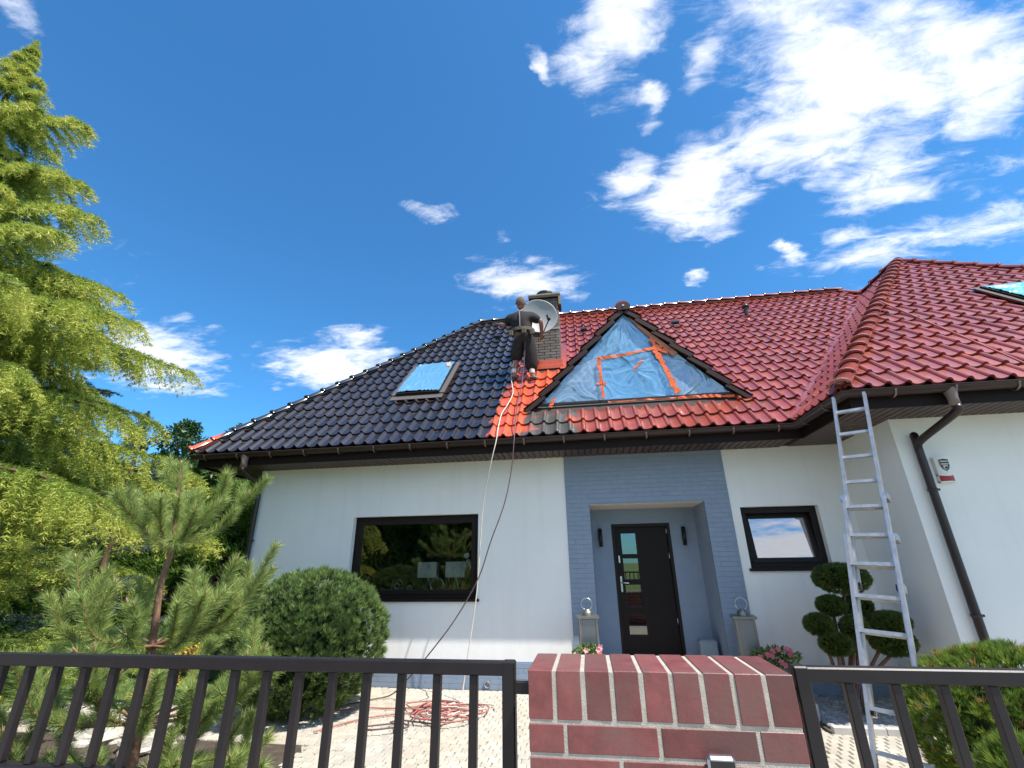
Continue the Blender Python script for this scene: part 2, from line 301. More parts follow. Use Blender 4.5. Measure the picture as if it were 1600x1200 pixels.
# roof tile paint: black on the left, fresh orange primer between, bare grey tiles, red on the right
def roofpaint(name, cap=False):
    m, t, b = newmat(name); L = t.links.new
    g = t.nodes.new('ShaderNodeNewGeometry'); s = t.nodes.new('ShaderNodeSeparateXYZ'); L(g.outputs['Position'], s.inputs[0])
    def mt(op, a, b_=None, cl=False):
        n = t.nodes.new('ShaderNodeMath'); n.operation = op; n.use_clamp = cl
        for i, q in enumerate((a, b_)):
            if q is None: continue
            if isinstance(q, (int, float)): n.inputs[i].default_value = q
            else: L(q, n.inputs[i])
        return n.outputs[0]
    def nz(sc_, de=5):
        n = t.nodes.new('ShaderNodeTexNoise'); n.inputs['Scale'].default_value = sc_; n.inputs['Detail'].default_value = de; L(g.outputs['Position'], n.inputs['Vector']); return n.outputs[0]
    def step(v, lo, hi):
        n = t.nodes.new('ShaderNodeMapRange'); n.interpolation_type = 'SMOOTHSTEP'; n.inputs[1].default_value = lo; n.inputs[2].default_value = hi; L(v, n.inputs[0]); return n.outputs[0]
    def mix(f, a, b_):
        n = t.nodes.new('ShaderNodeMixRGB'); L(f, n.inputs[0])
        for i, q in ((1, a), (2, b_)):
            if isinstance(q, tuple): n.inputs[i].default_value = (*q, 1)
            else: L(q, n.inputs[i])
        return n.outputs[0]
    X, Y, Z = s.outputs; nA = nz(5.0); nB = nz(1.7); nC = nz(2.6)
    Xn = mt('ADD', X, mt('MULTIPLY', mt('SUBTRACT', nA, .5), .3))
    red = mix(step(nC, .4, .62), (.235, .034, .022), (.29, .050, .029))
    low = mt('MULTIPLY', step(mt('SUBTRACT', 4.7, Z), 0, .6), step(nB, .56, .68))
    red = mix(low, red, (.40, .085, .036))
    fo = mt('MULTIPLY', step(mt('SUBTRACT', .1, Xn), 0, .5), step(mt('SUBTRACT', 6.4, Z), 0, .9))
    col = mix(fo, red, (.56, .085, .026))
    # bare grey tiles under the left foot of the dormer
    gr = mt('MULTIPLY', mt('MULTIPLY', step(Xn, -.93, -.86), step(mt('SUBTRACT', .04, X), 0, .12)), step(mt('SUBTRACT', 4.12, Z), 0, .05))
    gr = mt('MULTIPLY', gr, step(nz(3.1), .30, .42))
    col = mix(gr, col, (.075, .07, .064))
    edge = mt('ADD', -1.44, mt('MULTIPLY', mt('SUBTRACT', Z, 3.5), .115))
    bl = step(mt('SUBTRACT', edge, Xn), -.03, .05)
    if not cap: pass
    if cap: bl = mt('MULTIPLY', bl, step(mt('SUBTRACT', X, -6.38), 0, .06))
    bl = mt('MULTIPLY', bl, mt('SUBTRACT', 1.0, mt('MULTIPLY', step(mt('SUBTRACT', 3.50, Z), 0, .02), .6)))
    bl2 = mix(step(nz(1.1), .45, .7), (.014, .011, .014), (.022, .018, .021))
    col = mix(bl, col, bl2)
    dm_ = mt('MULTIPLY', mt('MULTIPLY', step(nz(14, 8), .50, .74), .38), mt('SUBTRACT', 1.0, mt('MULTIPLY', bl, .7))); col = mix(dm_, col, (.10, .07, .06))
    oi = t.nodes.new('ShaderNodeObjectInfo'); rr = mt('FRACT', mt('ADD', oi.outputs['Random'], g.outputs['Random Per Island']))
    mr_ = t.nodes.new('ShaderNodeMapRange'); mr_.inputs[3].default_value = .86; mr_.inputs[4].default_value = 1.14; L(rr, mr_.inputs[0])
    x = t.nodes.new('ShaderNodeMixRGB'); x.blend_type = 'MULTIPLY'; x.inputs[0].default_value = 1; L(col, x.inputs[1]); L(mr_.outputs[0], x.inputs[2])
    L(x.outputs[0], b.inputs['Base Color'])
    ro = t.nodes.new('ShaderNodeMapRange'); ro.inputs[3].default_value = .38; ro.inputs[4].default_value = .55; L(nz(7), ro.inputs[0]); L(ro.outputs[0], b.inputs['Roughness'])
    b.inputs['Coat Weight'].default_value = 1.0; b.inputs['Coat Roughness'].default_value = .13; b.inputs['Specular IOR Level'].default_value = .25
    bp = t.nodes.new('ShaderNodeBump'); bp.inputs['Strength'].default_value = .12; bp.inputs['Distance'].default_value = .01; L(nz(38, 6), bp.inputs['Height']); L(bp.outputs[0], b.inputs['Normal'])
    return m
m_tile = roofpaint('roof_paint'); m_cap = roofpaint('ridge_paint', True)

# ------------------------------------------------------------------ ground and setting
def slab_poly(name, pts, z, m, kind='structure', parent=None, th=0):
    mb = MB(); n = len(pts)
    mb.add([(x, y, z) for x, y in pts], [tuple(range(n))])
    if th: mb.add([(x, y, z) for x, y in pts]+[(x, y, z-th) for x, y in pts], [(i, i+n, (i+1) % n+n, (i+1) % n) for i in range(n)])
    o = mb.build(name, m, parent)
    if parent is None: o['kind'] = kind
    return o
slab_poly('ground', [(-400, -400), (400, -400), (400, 400), (-400, 400)], -.03, m_lawn)
slab_poly('street', [(-60, -15), (60, -15), (60, -8.6), (-60, -8.6)], -.012, pmat('street_bounce_pavers', (.36, .34, .31), .9, bump=(60, .6, .006), var=(4, .15)))  # unseen street, given a pale surface to bounce light onto the facade
pavem = slab_poly('pavement', [(-60, -8.6), (60, -8.6), (60, -6.0), (-60, -6.0)], -.004, m_slab)
pav = slab_poly('paving', [(-9.5, -5.7), (12, -5.7), (12, -2.0), (2.2, -1.0), (0, 0), (-4.6, 0), (-4.6, -1.2), (-9.5, -1.2)], -.012, m_soil)
slab_poly('lawn', [(-40, -1.0), (-6.2, -1.0), (-6.2, 30), (-40, 30)], -.004, m_lawn)
slab_poly('garden_soil', [(-9.3, -5.6), (-2.2, -5.6), (-2.2, -3.5), (-3.0, -2.3), (-9.3, -2.3)], .004, m_earth)
slab_poly('house_bed', [(2.35, -1.35), (5.2, -1.35), (5.2, 0), (2.35, 0)], .012, m_earth)

# piece emitter: biggest (nearest) 300 become objects, the rest one joined stuff mesh
def emit(name, parent, items, mats, limit=300, smooth=False, stuff_name=None):
    """items: list of (mesh, Matrix world)"""
    items.sort(key=lambda q: (q[1].translation-CAM).length)
    for me, mat in items[:limit]:
        o = link(name, me, parent); o.matrix_world = mat
        o.matrix_parent_inverse = Matrix(); o.matrix_basis = wmat(parent).inverted() @ mat if parent else mat
    rest = items[limit:]
    if rest:
        V_, F_, S_ = [], [], []; base = 0
        for me, mat in rest:
            for v in me.vertices: V_.append(tuple(mat @ v.co))
            for p in me.polygons: F_.append(tuple(i+base for i in p.vertices)); S_.append(p.use_smooth)
            base += len(me.vertices)
        me = bpy.data.meshes.new(name); me.from_pydata(V_, [], F_); me.polygons.foreach_set('use_smooth', S_); me.update()
        o = link(stuff_name or name, me, parent, mats); o['kind'] = 'stuff'

def box_mesh(name, sx_, sy_, sz_, m, bev=.004, jit=0):
    bm = bmesh.new(); bmesh.ops.create_cube(bm, size=1)
    for v in bm.verts: v.co = Vector((v.co.x*sx_*(1+random.uniform(-jit, jit)), v.co.y*sy_*(1+random.uniform(-jit, jit)), v.co.z*sz_))
    if bev: bmesh.ops.bevel(bm, geom=bm.edges[:], offset=bev, segments=1, affect='EDGES')
    me = bpy.data.meshes.new(name); bm.to_mesh(me); bm.free(); me.materials.append(m); return me

# granite setts in arcs-free rows
setts = [box_mesh('sett', .097, .097, .05, m_sett, .008, .05) for _ in range(6)]
it = []
def in_beds(x, y):
    return (x > 2.3 and y > -1.38) or (-.05 < x < 2.45 and y > -1.02) or (x < -4.65 and y > -1.15) or (x < -2.9 and y < -2.3 and x < -2.2-(y+3.5)*-.66)
y = -3.35; r_i = 0
while y < -.03:
    x = -9.2 + (r_i % 2)*.05
    while x < 6.5:
        if not in_beds(x, y) and abs(x) < 9.4:
            zj = .004+random.uniform(-.003, .003)
            it.append((random.choice(setts), Matrix.LocRotScale(Vector((x+random.uniform(-.004, .004), y+.02*math.sin(x*.9), -.02+zj)), Matrix.Rotation(random.uniform(-.06, .06), 3, 'Z').to_euler(), Vector((random.uniform(.9, 1.06), 1, 1)))))
        x += .102
    y += .102; r_i += 1
emit('sett', pav, it, m_sett)

# ------------------------------------------------------------------ HOUSE
house = empty('house', (0, 0, 0), 'white rendered house with a steep tiled roof half painted black and half red', 'house')
TS = math.tan(R(45.5)); LS = math.hypot(1, TS)
ZE, YE = 3.58, -.68      # lower tile edge of the main front slope
X0, X1 = -6.62, 3.065    # eave ends
ZR, YR = 8.16, 3.82      # ridge
XW, YW = 3.065, -2.0     # wing corner eave
wa = Vector((7.27, YW+(7.27-XW), ZE+(7.27-XW)*TS))   # wing apex
XH = 6.9
vx = (YR-YE) - (0)       # helper
# valley line: y = x - XW + YE ; right hip of the main roof: y = YR - (x-XH)
VX = (YR+XH+XW-YE)/2; VY = VX-XW+YE; VZ = ZE+(VY-YE)*TS
# walls (render) with openings, 0.3 thick, y from 0 back
def wall_grid(mb, x0, x1, z0, z1, y0, y1, holes):
    xs = sorted({x0, x1, *[h[0] for h in holes], *[h[1] for h in holes]}); zs = sorted({z0, z1, *[h[2] for h in holes], *[h[3] for h in holes]})
    for i in range(len(xs)-1):
        for j in range(len(zs)-1):
            a, b, c_, d = xs[i], xs[i+1], zs[j], zs[j+1]
            if any(a >= h[0]-1e-6 and b <= h[1]+1e-6 and c_ >= h[2]-1e-6 and d <= h[3]+1e-6 for h in holes): continue
            mb.add([(a, y0, c_), (b, y0, c_), (b, y0, d), (a, y0, d)], [(0, 1, 2, 3)])
            mb.add([(a, y1, c_), (b, y1, c_), (b, y1, d), (a, y1, d)], [(3, 2, 1, 0)])
    for h in holes:
        a, b, c_, d = h[:4]
        mb.add([(a, y0, c_), (a, y1, c_), (a, y1, d), (a, y0, d)], [(0, 1, 2, 3)]); mb.add([(b, y0, c_), (b, y1, c_), (b, y1, d), (b, y0, d)], [(3, 2, 1, 0)])
        mb.add([(a, y0, d), (b, y0, d), (b, y1, d), (a, y1, d)], [(3, 2, 1, 0)]); mb.add([(a, y0, c_), (b, y0, c_), (b, y1, c_), (a, y1, c_)], [(0, 1, 2, 3)])
W1 = (-3.89, -1.73, 1.18, 2.445); W2 = (2.30, 3.385, 1.565, 2.425); RC = (.07, 1.80, .17, 2.53); W3 = (5.02, 6.3, 1.3, 2.42)
ZP, ZT = .36, 3.36
mb = MB(); wall_grid(mb, -5.77, -.30, ZP, ZT, 0, .3, [W1]); mb.build('wall', m_render, house)
mb = MB(); wall_grid(mb, 2.17, 3.85, ZP, ZT, 0, .3, [W2]); mb.build('wall', m_render, house)
mb = MB(); mb.box(-5.77, -5.47, .3, 8.3, 0, ZT); mb.box(-5.77, 11.5, 8.0, 8.3, 0, ZT); mb.build('wall', m_render, house)
mb = MB(); mb.add([(3.85, -1.32, .2), (3.85, 0, .2), (3.85, 0, ZT), (3.85, -1.32, ZT)], [(3, 2, 1, 0)])
wall_grid(mb, 3.85, 10.8, .2, ZT, -1.32, -1.02, [W3]); mb.add([(10.8, -1.32, 0), (10.8, 8.3, 0), (10.8, 8.3, ZT), (10.8, -1.32, ZT)], [(0, 1, 2, 3)])
mb.build('wall', m_render, house)
# dark rooms behind the windows
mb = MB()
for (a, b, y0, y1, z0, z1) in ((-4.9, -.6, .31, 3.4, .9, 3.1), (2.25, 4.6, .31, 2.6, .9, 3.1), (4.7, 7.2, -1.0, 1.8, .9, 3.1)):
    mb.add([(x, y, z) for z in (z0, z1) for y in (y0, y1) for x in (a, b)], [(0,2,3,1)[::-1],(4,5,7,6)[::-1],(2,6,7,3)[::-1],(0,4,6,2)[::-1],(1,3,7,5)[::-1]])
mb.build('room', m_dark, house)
# recess: side walls, ceiling, back wall with the door opening
DX0, DX1, DZ0, DZ1 = .415, 1.375, .2, 2.28; YB = .8
mb = MB(); wall_grid(mb, RC[0], RC[1], RC[2], 2.56, YB, YB+.3, [(DX0, DX1, RC[2], DZ1)])
mb.add([(RC[0]+.004, .0, .1), (RC[0]+.004, YB, .1), (RC[0]+.004, YB, 2.56), (RC[0]+.004, .0, 2.56)], [(0, 1, 2, 3)])
mb.add([(RC[1]-.004, .0, .1), (RC[1]-.004, YB, .1), (RC[1]-.004, YB, 2.56), (RC[1]-.004, .0, 2.56)], [(3, 2, 1, 0)])
mb.build('porch_wall', m_grey, house)
mb = MB(); mb.box(RC[0]-.01, RC[1]+.01, 0.002, YB+.2, 2.524, 2.6); mb.build('porch_ceiling', pmat('porch_ceiling_paint', (.62, .56, .48), .8), house)
mb = MB(); mb.box(-.02, 2.42, -1.0, YB+.3, -.02, .17, .012); mb.build('porch_slab', m_slab, house)
# grey painted brick slips: backing + individual slips
clad = MB()
clad.box(-.30, RC[0], -.0115, .3, .0, ZT); clad.box(RC[1], 2.17, -.0115, .3, .0, ZT); clad.box(RC[0], RC[1], -.0115, .3, 2.53, ZT)
clad.box(-5.77, -.30, -.0235, .3, -.02, ZP); clad.box(2.17, 3.85, -.0235, .3, -.02, ZP)
clad = clad.build('cladding', m_greyjoint, house)
sl_w, sl_h = .243, .0685
slm = {}
def slip(wd):
    k = round(wd, 3)
    if k not in slm: slm[k] = box_mesh('brick', k, .018, sl_h-.004, m_grey, .0015)
    return slm[k]
it = []
def slips(x0, x1, z0, z1, yf, hole=None):
    z = z0; row = 0
    while z < z1-.02:
        x = x0 - (sl_w/2 if row % 2 else 0)
        while x < x1-.001:
            spans = [(max(x, x0), min(x+sl_w-.004, x1))]
            if hole and z < hole[3] and z+sl_h > hole[2]:
                a, b = spans[0]; spans = []
                if a < hole[0]: spans.append((a, min(b, hole[0])))
                if b > hole[1]: spans.append((max(a, hole[1]), b))
            for a, b in spans:
                if b-a > .012: it.append((slip(b-a), Matrix.Translation((a/2+b/2, yf-.000+random.uniform(-.0012, .0012), z+sl_h/2))))
            x += sl_w
        z += sl_h; row += 1
slips(-.30, 2.17, ZP+.005, ZT-.02, -.006, RC); slips(-5.77, -.06, .005, ZP-.002, -.018); slips(2.44, 3.84, .005, ZP-.002, -.018)
emit('brick', clad, it, m_grey)
mb = MB(); mb.lathe((-1.56, -.035, .07), [(.026, 0), (.05, 0), (.05, .012), (.034, .012), (.026, 0)], 20, M_=Matrix.Rotation(R(90), 3, 'X')); mb.build('plinth_vent', pmat('vent_grey', (.2, .22, .25), .5), house)

# windows
def window(parent, W, yg, fr=.075, mull=None, tilt=0, sill=True, gm=None):
    a, b, c_, d = W
    root = MB(); t_ = .07
    root.box(a, b, yg, yg+t_, d-fr, d, .004); root.box(a, b, yg, yg+t_, c_, c_+fr, .004); root.box(a, a+fr, yg, yg+t_, c_+fr, d-fr, .004); root.box(b-fr, b, yg, yg+t_, c_+fr, d-fr, .004)
    f = root.build('window', m_frame, parent)
    M_ = Matrix.Translation((0, yg-.012, c_+fr)) @ Matrix.Rotation(tilt, 4, 'X') if tilt else Matrix.Translation((0, yg-.012, c_+fr))
    s = MB(); s2 = .07; h = d-c_-2*fr; A, B = a+fr-.015, b-fr+.015
    for (x0, x1, z0, z1) in ((A, B, -.015, s2-.015), (A, B, h-s2+.015, h+.015), (A, A+s2, s2-.015, h-s2+.015), (B-s2, B, s2-.015, h-s2+.015)):
        s.box(x0, x1, 0, .06, z0, z1, .004)
    s.v = [tuple(M_ @ Vector(v)) for v in s.v]; s.build('sash', m_frame, f)
    g = MB(); g.add([(A+s2-.01, .03, s2-.02), (B-s2+.01, .03, s2-.02), (B-s2+.01, .03, h-s2+.02), (A+s2-.01, .03, h-s2+.02)], [(0, 1, 2, 3)])
    g.v = [tuple(M_ @ Vector(v)) for v in g.v]; g.build('pane', gm or m_glass, f)
    if sill: q = MB(); q.box(a-.03, b+.03, -.04 if yg > 0 else yg-.2, yg+.02, c_-.035, c_+.004, .003); q.build('sill', m_frame, f)
    return f
window(house, W1, .10)
window(house, W2, .10, tilt=R(-9), fr=.09, gm=m_glass2)
window(house, W3, -1.22)
# door
door = MB(); door.box(DX0+.06, DX1-.06, YB+.06, YB+.12, .2, DZ1-.06, .003); 
gl = [(.565, .81, 1.80, 2.13), (.565, .81, 1.41, 1.73), (.565, .81, 1.0, 1.33), (.565, .84, .60, .89)]
door = MB(); wall_grid(door, DX0+.05, DX1-.05, .185, DZ1-.05, YB+.055, YB+.115, gl); door = door.build('door', m_door, house)
for g_ in gl:
    q = MB(); q.add([(g_[0], YB+.08, g_[2]), (g_[1], YB+.08, g_[2]), (g_[1], YB+.08, g_[3]), (g_[0], YB+.08, g_[3])], [(0, 1, 2, 3)]); q.build('glass', m_doorglass, door)
    q = MB(); e = .014
    for (x0, x1, z0, z1) in ((g_[0]-e, g_[1]+e, g_[3], g_[3]+e), (g_[0]-e, g_[1]+e, g_[2]-e, g_[2]), (g_[0]-e, g_[0], g_[2], g_[3]), (g_[1], g_[1]+e, g_[2], g_[3])): q.box(x0, x1, YB+.049, YB+.056, z0, z1)
    q.build('glass_trim', m_frame, door)
q = MB(); q.box(.487, .523, YB+.04, YB+.056, 1.22, 1.46, .004); q.tube([(.505, YB+.05, 1.36), (.505, YB-.005, 1.36), (.56, YB-.01, 1.36), (.62, YB-.008, 1.355)], .010, 8); q.build('handle', m_steel, door)
q = MB(); q.box(.488, .522, YB+.042, YB+.056, 1.66, 1.78, .006); q.build('lock_plate', m_steel, door)
for z in (.75, 1.72, 2.12): q = MB(); q.lathe((DX1-.055, YB+.045, z), [(0, 0), (.009, 0), (.009, .09), (0, .09)], 10); q.build('hinge', m_steel, door)
q = MB(); q.box(DX0, DX0+.05, YB-.01, YB+.1, .17, DZ1-.05, .003); q.box(DX1-.05, DX1, YB-.01, YB+.1, .17, DZ1-.05, .003); q.box(DX0, DX1, YB-.01, YB+.1, DZ1-.05, DZ1, .003); q.build('door_frame', m_frame, door)
q = MB(); q.box(DX0+.05, DX1-.05, YB+.12, YB+1.6, .17, 2.3); 
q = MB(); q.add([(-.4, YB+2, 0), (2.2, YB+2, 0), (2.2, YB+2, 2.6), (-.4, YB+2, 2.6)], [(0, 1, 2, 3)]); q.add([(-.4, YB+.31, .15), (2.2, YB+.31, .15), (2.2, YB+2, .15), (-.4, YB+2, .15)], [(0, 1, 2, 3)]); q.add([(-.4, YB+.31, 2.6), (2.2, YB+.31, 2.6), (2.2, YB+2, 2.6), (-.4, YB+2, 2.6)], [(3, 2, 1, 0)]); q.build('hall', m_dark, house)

# eaves: soffit boards, fascia, gutter
YS = -.60; ZS = 3.30
sof = MB(); sof.box(-6.45, 3.85, YS+.01, .3, ZS+.022, ZS+.035); sof.box(3.13, 11.4, -1.92, .3, ZS+.0225, ZS+.0355)
sof.box(-6.53, -5.4, -.5, 8.5, ZS+.021, ZS+.034)
sof = sof.build('soffit', pmat('soffit_groove', (.012, .008, .007), .8), house)
it = []
bm1 = box_mesh('soffit_board', .084, abs(YS)-.012, .016, m_soffit, .003)
x = -6.4
while x < 3.05:
    it.append((bm1, Matrix.Translation((x, YS/2+.003, ZS+.012)))); x += .1
bmw = box_mesh('soffit_board', .084, .588, .016, m_soffit, .003)
x = 3.20
while x < 11.3:
    it.append((bmw, Matrix.Translation((x, -1.625, ZS+.012)))); x += .1
bmr = box_mesh('soffit_board', .70, .084, .016, m_soffit, .003)
y = -1.28
while y < -.02:
    it.append((bmr, Matrix.Translation((3.495, y, ZS+.012)))); y += .1
bml = box_mesh('soffit_board', .70, .084, .016, m_soffit, .003); y = .05
while y < 8: it.append((bml, Matrix.Translation((-6.12, y, ZS+.012)))); y += .1
emit('soffit_board', sof, it, m_soffit)
mb = MB(); mb.box(-6.54, 3.13, YS-.02, YS, ZS-.015, 3.5); mb.box(3.13, 3.15, -1.92, YS-.02, ZS-.015, 3.5); mb.box(3.13, 11.4, -1.94, -1.92, ZS-.015, 3.5); mb.box(-6.56, -6.54, YS-.02, 8.5, ZS-.015, 3.5)
mb.build('fascia', pmat('fascia_dark', (.014, .008, .007), .6, spec=.15), house)
def gutter(path, r=.066):
    """half-round channel swept with mitred corners; path of (x, y, z) of the centre line of the top"""
    prof = [(-r, .0), (-r-.007, .004), (-r-.009, -.004), (-r, -.008)] 
    prof = [(-r-.0, .012), (-r-.010, .011), (-r-.015, .004), (-r-.012, -.006), (-r-.004, -.010)] + [(-r*math.cos(t), -r*math.sin(t)) for t in np.linspace(.2, math.pi, 10)] + [(r-.004, 0)] + [(-(r-.004)*math.cos(t), -(r-.004)*math.sin(t)) for t in np.linspace(math.pi-.05, .2, 8)]
    P_ = [Vector(p) for p in path]; vs = []; n = len(prof)
    for i, p in enumerate(P_):
        d1 = (P_[i]-P_[i-1]).normalized() if i else None; d2 = (P_[i+1]-P_[i]).normalized() if i < len(P_)-1 else None
        ns = [Vector((-d.y, d.x, 0)) for d in (d1, d2) if d]
        if len(ns) == 2: q = (ns[0]+ns[1]); q = q / (q.length_squared/2)
        else: q = ns[0]
        for (a, b) in prof: vs.append(p + q*a + Vector((0, 0, b)))
    mb = MB(); mb.add(vs, [(i*n+k, i*n+(k+1) % n, (i+1)*n+(k+1) % n, (i+1)*n+k) for i in range(len(P_)-1) for k in range(n)], True)
    mb.add([vs[k] for k in range(n)], [tuple(range(n))]); mb.add([vs[-n+k] for k in range(n)][::-1], [tuple(range(n))]); return mb
gy = -.685
gut = gutter([(-6.62, gy, 3.47), (3.06-.06, gy, 3.47), (3.0, gy, 3.47), (3.0+.0, -2.005, 3.47)][:1] + [(3.065, gy, 3.47), (3.065, -2.02, 3.47), (11.5, -2.02, 3.47)]).build('gutter', m_brown, house)
brk = []
bmk = MB(); pr = [(-.071*math.cos(t), -.071*math.sin(t)) for t in np.linspace(.0, 2.6, 9)]
for w0, w1 in zip(pr[:-1], pr[1:]): bmk.add([(-.011, w0[0], w0[1]), (.011, w0[0], w0[1]), (.011, w1[0], w1[1]), (-.011, w1[0], w1[1])], [(0, 1, 2, 3)])
bmk.box(-.011, .011, -.078, -.062, -.004, .008)
mk = bpy.data.meshes.new('gutter_bracket'); mk.from_pydata(bmk.v, [], bmk.f); mk.materials.append(pmat('bracket_paint', (.16, .115, .1), .35))
x = -6.35
while x < 2.95: brk.append((mk, Matrix.Translation((x, gy, 3.452)))); x += .61
x = 3.55
while x < 11: brk.append((mk, Matrix.Translation((x, -2.02, 3.452)))); x += .61
for y in (-1.0, -1.6): brk.append((mk, Matrix.Translation((3.065, y, 3.452)) @ Matrix.Rotation(R(-90), 4, 'Z')))
emit('gutter_bracket', gut, brk, None)
def downpipe(pts, r=.043, br=()):
    o = MB(); o.tube(spline(pts, 5), r, 12); o = o.build('downpipe', m_brown, house)
    q = MB(); p0 = Vector(pts[0]); q.lathe(p0, [(.062, .07), (.062, .0), (.05, -.07), (.05, -.16), (.046, -.16)], 14); q.build('pipe_outlet', pmat('outlet_brown', (.2, .14, .12), .35), o)
    for (x, y, z) in br: q = MB(); q.lathe((x, y, z), [(r, -.015), (r+.008, -.015), (r+.008, .015), (r, .015)], 14); q.box(x-.012, x+.012, y+r, y+r+.1, z-.012, z+.012); q.box(x+r, x+r+.03, y-.012, y+.012, z-.012, z+.012); q.build('pipe_clip', m_brown, o)
downpipe([(-5.62, gy, 3.40), (-5.62, gy, 3.24), (-5.63, gy+.03, 3.19), (-5.71, -.14, 3.05), (-5.715, -.08, 2.98), (-5.715, -.07, 2.9), (-5.715, -.07, .1)], .04, [(-5.715, -.07, 2.1), (-5.715, -.07, 1.0)])
downpipe([(4.13, -2.02, 3.40), (4.13, -2.02, 3.25), (4.13, -2.0, 3.18), (4.05, -1.46, 3.0), (4.035, -1.40, 2.93), (4.035, -1.39, 2.85), (4.035, -1.39, .1)], .043, [(4.035, -1.39, 2.42), (4.035, -1.39, 1.1)])

# ---------------- roof
roof = MB(); dk = -.05
def rp(x, y, z): return (x, y, z+dk)
A_ = (X0, YE, ZE); Bv = (XW, YE, ZE); Cv = (VX, VY, VZ); Dv = (XH, YR, ZR); Ev = (-2.62, YR, ZR)
YBk = YR+(YR-YE); wr = (wa.x, wa.y, wa.z); wb = (wa.x, VY+.03, wa.z); wc = (XW, YW, ZE); wd = (2*wa.x-XW, YW, ZE)
fcs = [[A_, Bv, Cv, Dv, Ev], [A_, Ev, (X0, YBk, ZE)], [(X0, YBk, ZE), Ev, Dv, (XH+4.5, YBk, ZE)], [Bv, wc, wr, wb, Cv], [wc, wd, wr], [wd, (2*wa.x-XW, YBk, ZE), (XH+4.5, YBk, ZE), Dv, Cv, wb, wr]]
for f in fcs: roof.add([rp(*p) for p in f], [tuple(range(len(f)))])
roof = roof.build('roof', pmat('roof_deck', (.05, .03, .028), .9), house)
TW, TL = .2075, .358
def tile_bm():
    us = [0, .012, .028, .048, .066, .08, .10, .13, .16, .19, TW+.012]
    hs = [-.004, .022, .043, .047, .034, .010, .002, .0, .002, .007, .016]
    bm = bmesh.new(); top = []; bot = []; fr = []
    for u, h in zip(us, hs):
        vb = -.022*math.sin(math.pi*min(1, max(0, (u-.03)/(TW-.01)))) if u > .03 else 0
        bot.append(bm.verts.new((u, vb, h+.036))); top.append(bm.verts.new((u, TL+.02, h+.002))); 
    for i in range(len(us)-1): f = bm.faces.new((bot[i], bot[i+1], top[i+1], top[i])); f.smooth = True
    b2 = [bm.verts.new(v.co) for v in bot]; b3 = [bm.verts.new((v.co.x, v.co.y+.006, v.co.z-.030)) for v in bot]
    for i in range(len(us)-1): bm.faces.new((b3[i], b3[i+1], b2[i+1], b2[i]))
    return bm
tbm = tile_bm(); tile_me = bpy.data.meshes.new('roof_tile'); tbm.to_mesh(tile_me); tile_me.materials.append(m_tile)
tiles = []
def tile_plane(O, U, V, poly, skip=None, cut=None, V0=-.06):
    O = Vector(O); U = Vector(U).normalized(); V = Vector(V).normalized(); Nn = U.cross(V)
    B = Matrix((U, V, Nn)).transposed().to_4x4(); B.translation = O - Nn*.042
    pl = [((Vector(p)-O).dot(U), (Vector(p)-O).dot(V)) for p in poly]
    ar = sum(pl[i][0]*pl[(i+1) % len(pl)][1]-pl[(i+1) % len(pl)][0]*pl[i][1] for i in range(len(pl)))
    if ar < 0: pl = pl[::-1]
    umin = min(p[0] for p in pl); umax = max(p[0] for p in pl); vmax = max(p[1] for p in pl)
    edges = []
    for i in range(len(pl)):
        a, b = pl[i], pl[(i+1) % len(pl)]
        if math.hypot(a[0]-b[0], a[1]-b[1]) < 1e-4: continue
        n = (-(b[1]-a[1]), b[0]-a[0]); l = math.hypot(*n); n = (n[0]/l, n[1]/l)
        if abs(a[1]) < .01 and abs(b[1]) < .01: continue
        edges.append((a, n))
    v = V0
    while v < vmax:
        u = math.floor(umin/TW)*TW
        while u < umax:
            w = O+U*(u+TW/2)+V*(v+TL/2)
            if not (skip and skip(w)):
                cs = [(u, v), (u+TW, v), (u+TW, v+TL), (u, v+TL)]; dmin = []
                out = False; clips = []
                for a, n in edges:
                    ds = [(c_[0]-a[0])*n[0]+(c_[1]-a[1])*n[1] for c_ in cs]
                    if max(ds) < .01: out = True; break
                    if min(ds) < -.001: clips.append((a, n))
                if not out:
                    Mx = B @ Matrix.Translation((u, v, random.uniform(-.003, .003))) @ Matrix.Rotation(random.uniform(-.013, .013), 4, 'Z') @ Matrix.Rotation(random.uniform(-.008, .008), 4, 'X')
                    c2 = cut(w) if cut else None
                    if c2 is not None: clips = clips + [((0, c2), (0, -1))]
                    if not clips: tiles.append((tile_me, Mx))
                    else:
                        bm = tbm.copy()
                        for a, n in clips:
                            bmesh.ops.bisect_plane(bm, geom=bm.verts[:]+bm.edges[:]+bm.faces[:], plane_co=(a[0]-u, a[1]-v, 0), plane_no=(-n[0], -n[1], 0), clear_outer=True)
                        if len(bm.faces) > 2:
                            me = bpy.data.meshes.new('roof_tile'); bm.to_mesh(me); me.materials.append(m_tile); tiles.append((me, Mx))
                        bm.free()
            u += TW
        v += TL
DA = (.92, 5.97); DH = 1.80     # dormer apex x, z; half width
def dorm_inside(w):
    if w.y < -.10: return False
    z = w.z; half = (DA[1]-z)/ (1.87/DH); return abs(w.x-DA[0]) < half-.05
def chim_inside(w): return -.92 < w.x < -.26 and 1.15 < w.y < 2.0
def sky_inside(w): return -3.52 < w.x < -2.62 and .44 < w.y < 1.5
def skipm(w): return dorm_inside(w) or chim_inside(w) or sky_inside(w)
def cutm(w):
    if DA[0]-DH+.02 < w.x < DA[0]+DH-.02 and -.45 < w.y < -.10: return .80
    return None
tile_plane((X0, YE, ZE), (1, 0, 0), (0, 1, TS), [A_, Bv, Cv, Dv, Ev], skipm, cutm)
tile_plane(wc, (1, 0, 0), (0, 1, TS), [wc, wd, wr], lambda w: 6.8 < w.x < 7.75 and -.62 < w.y < .26)
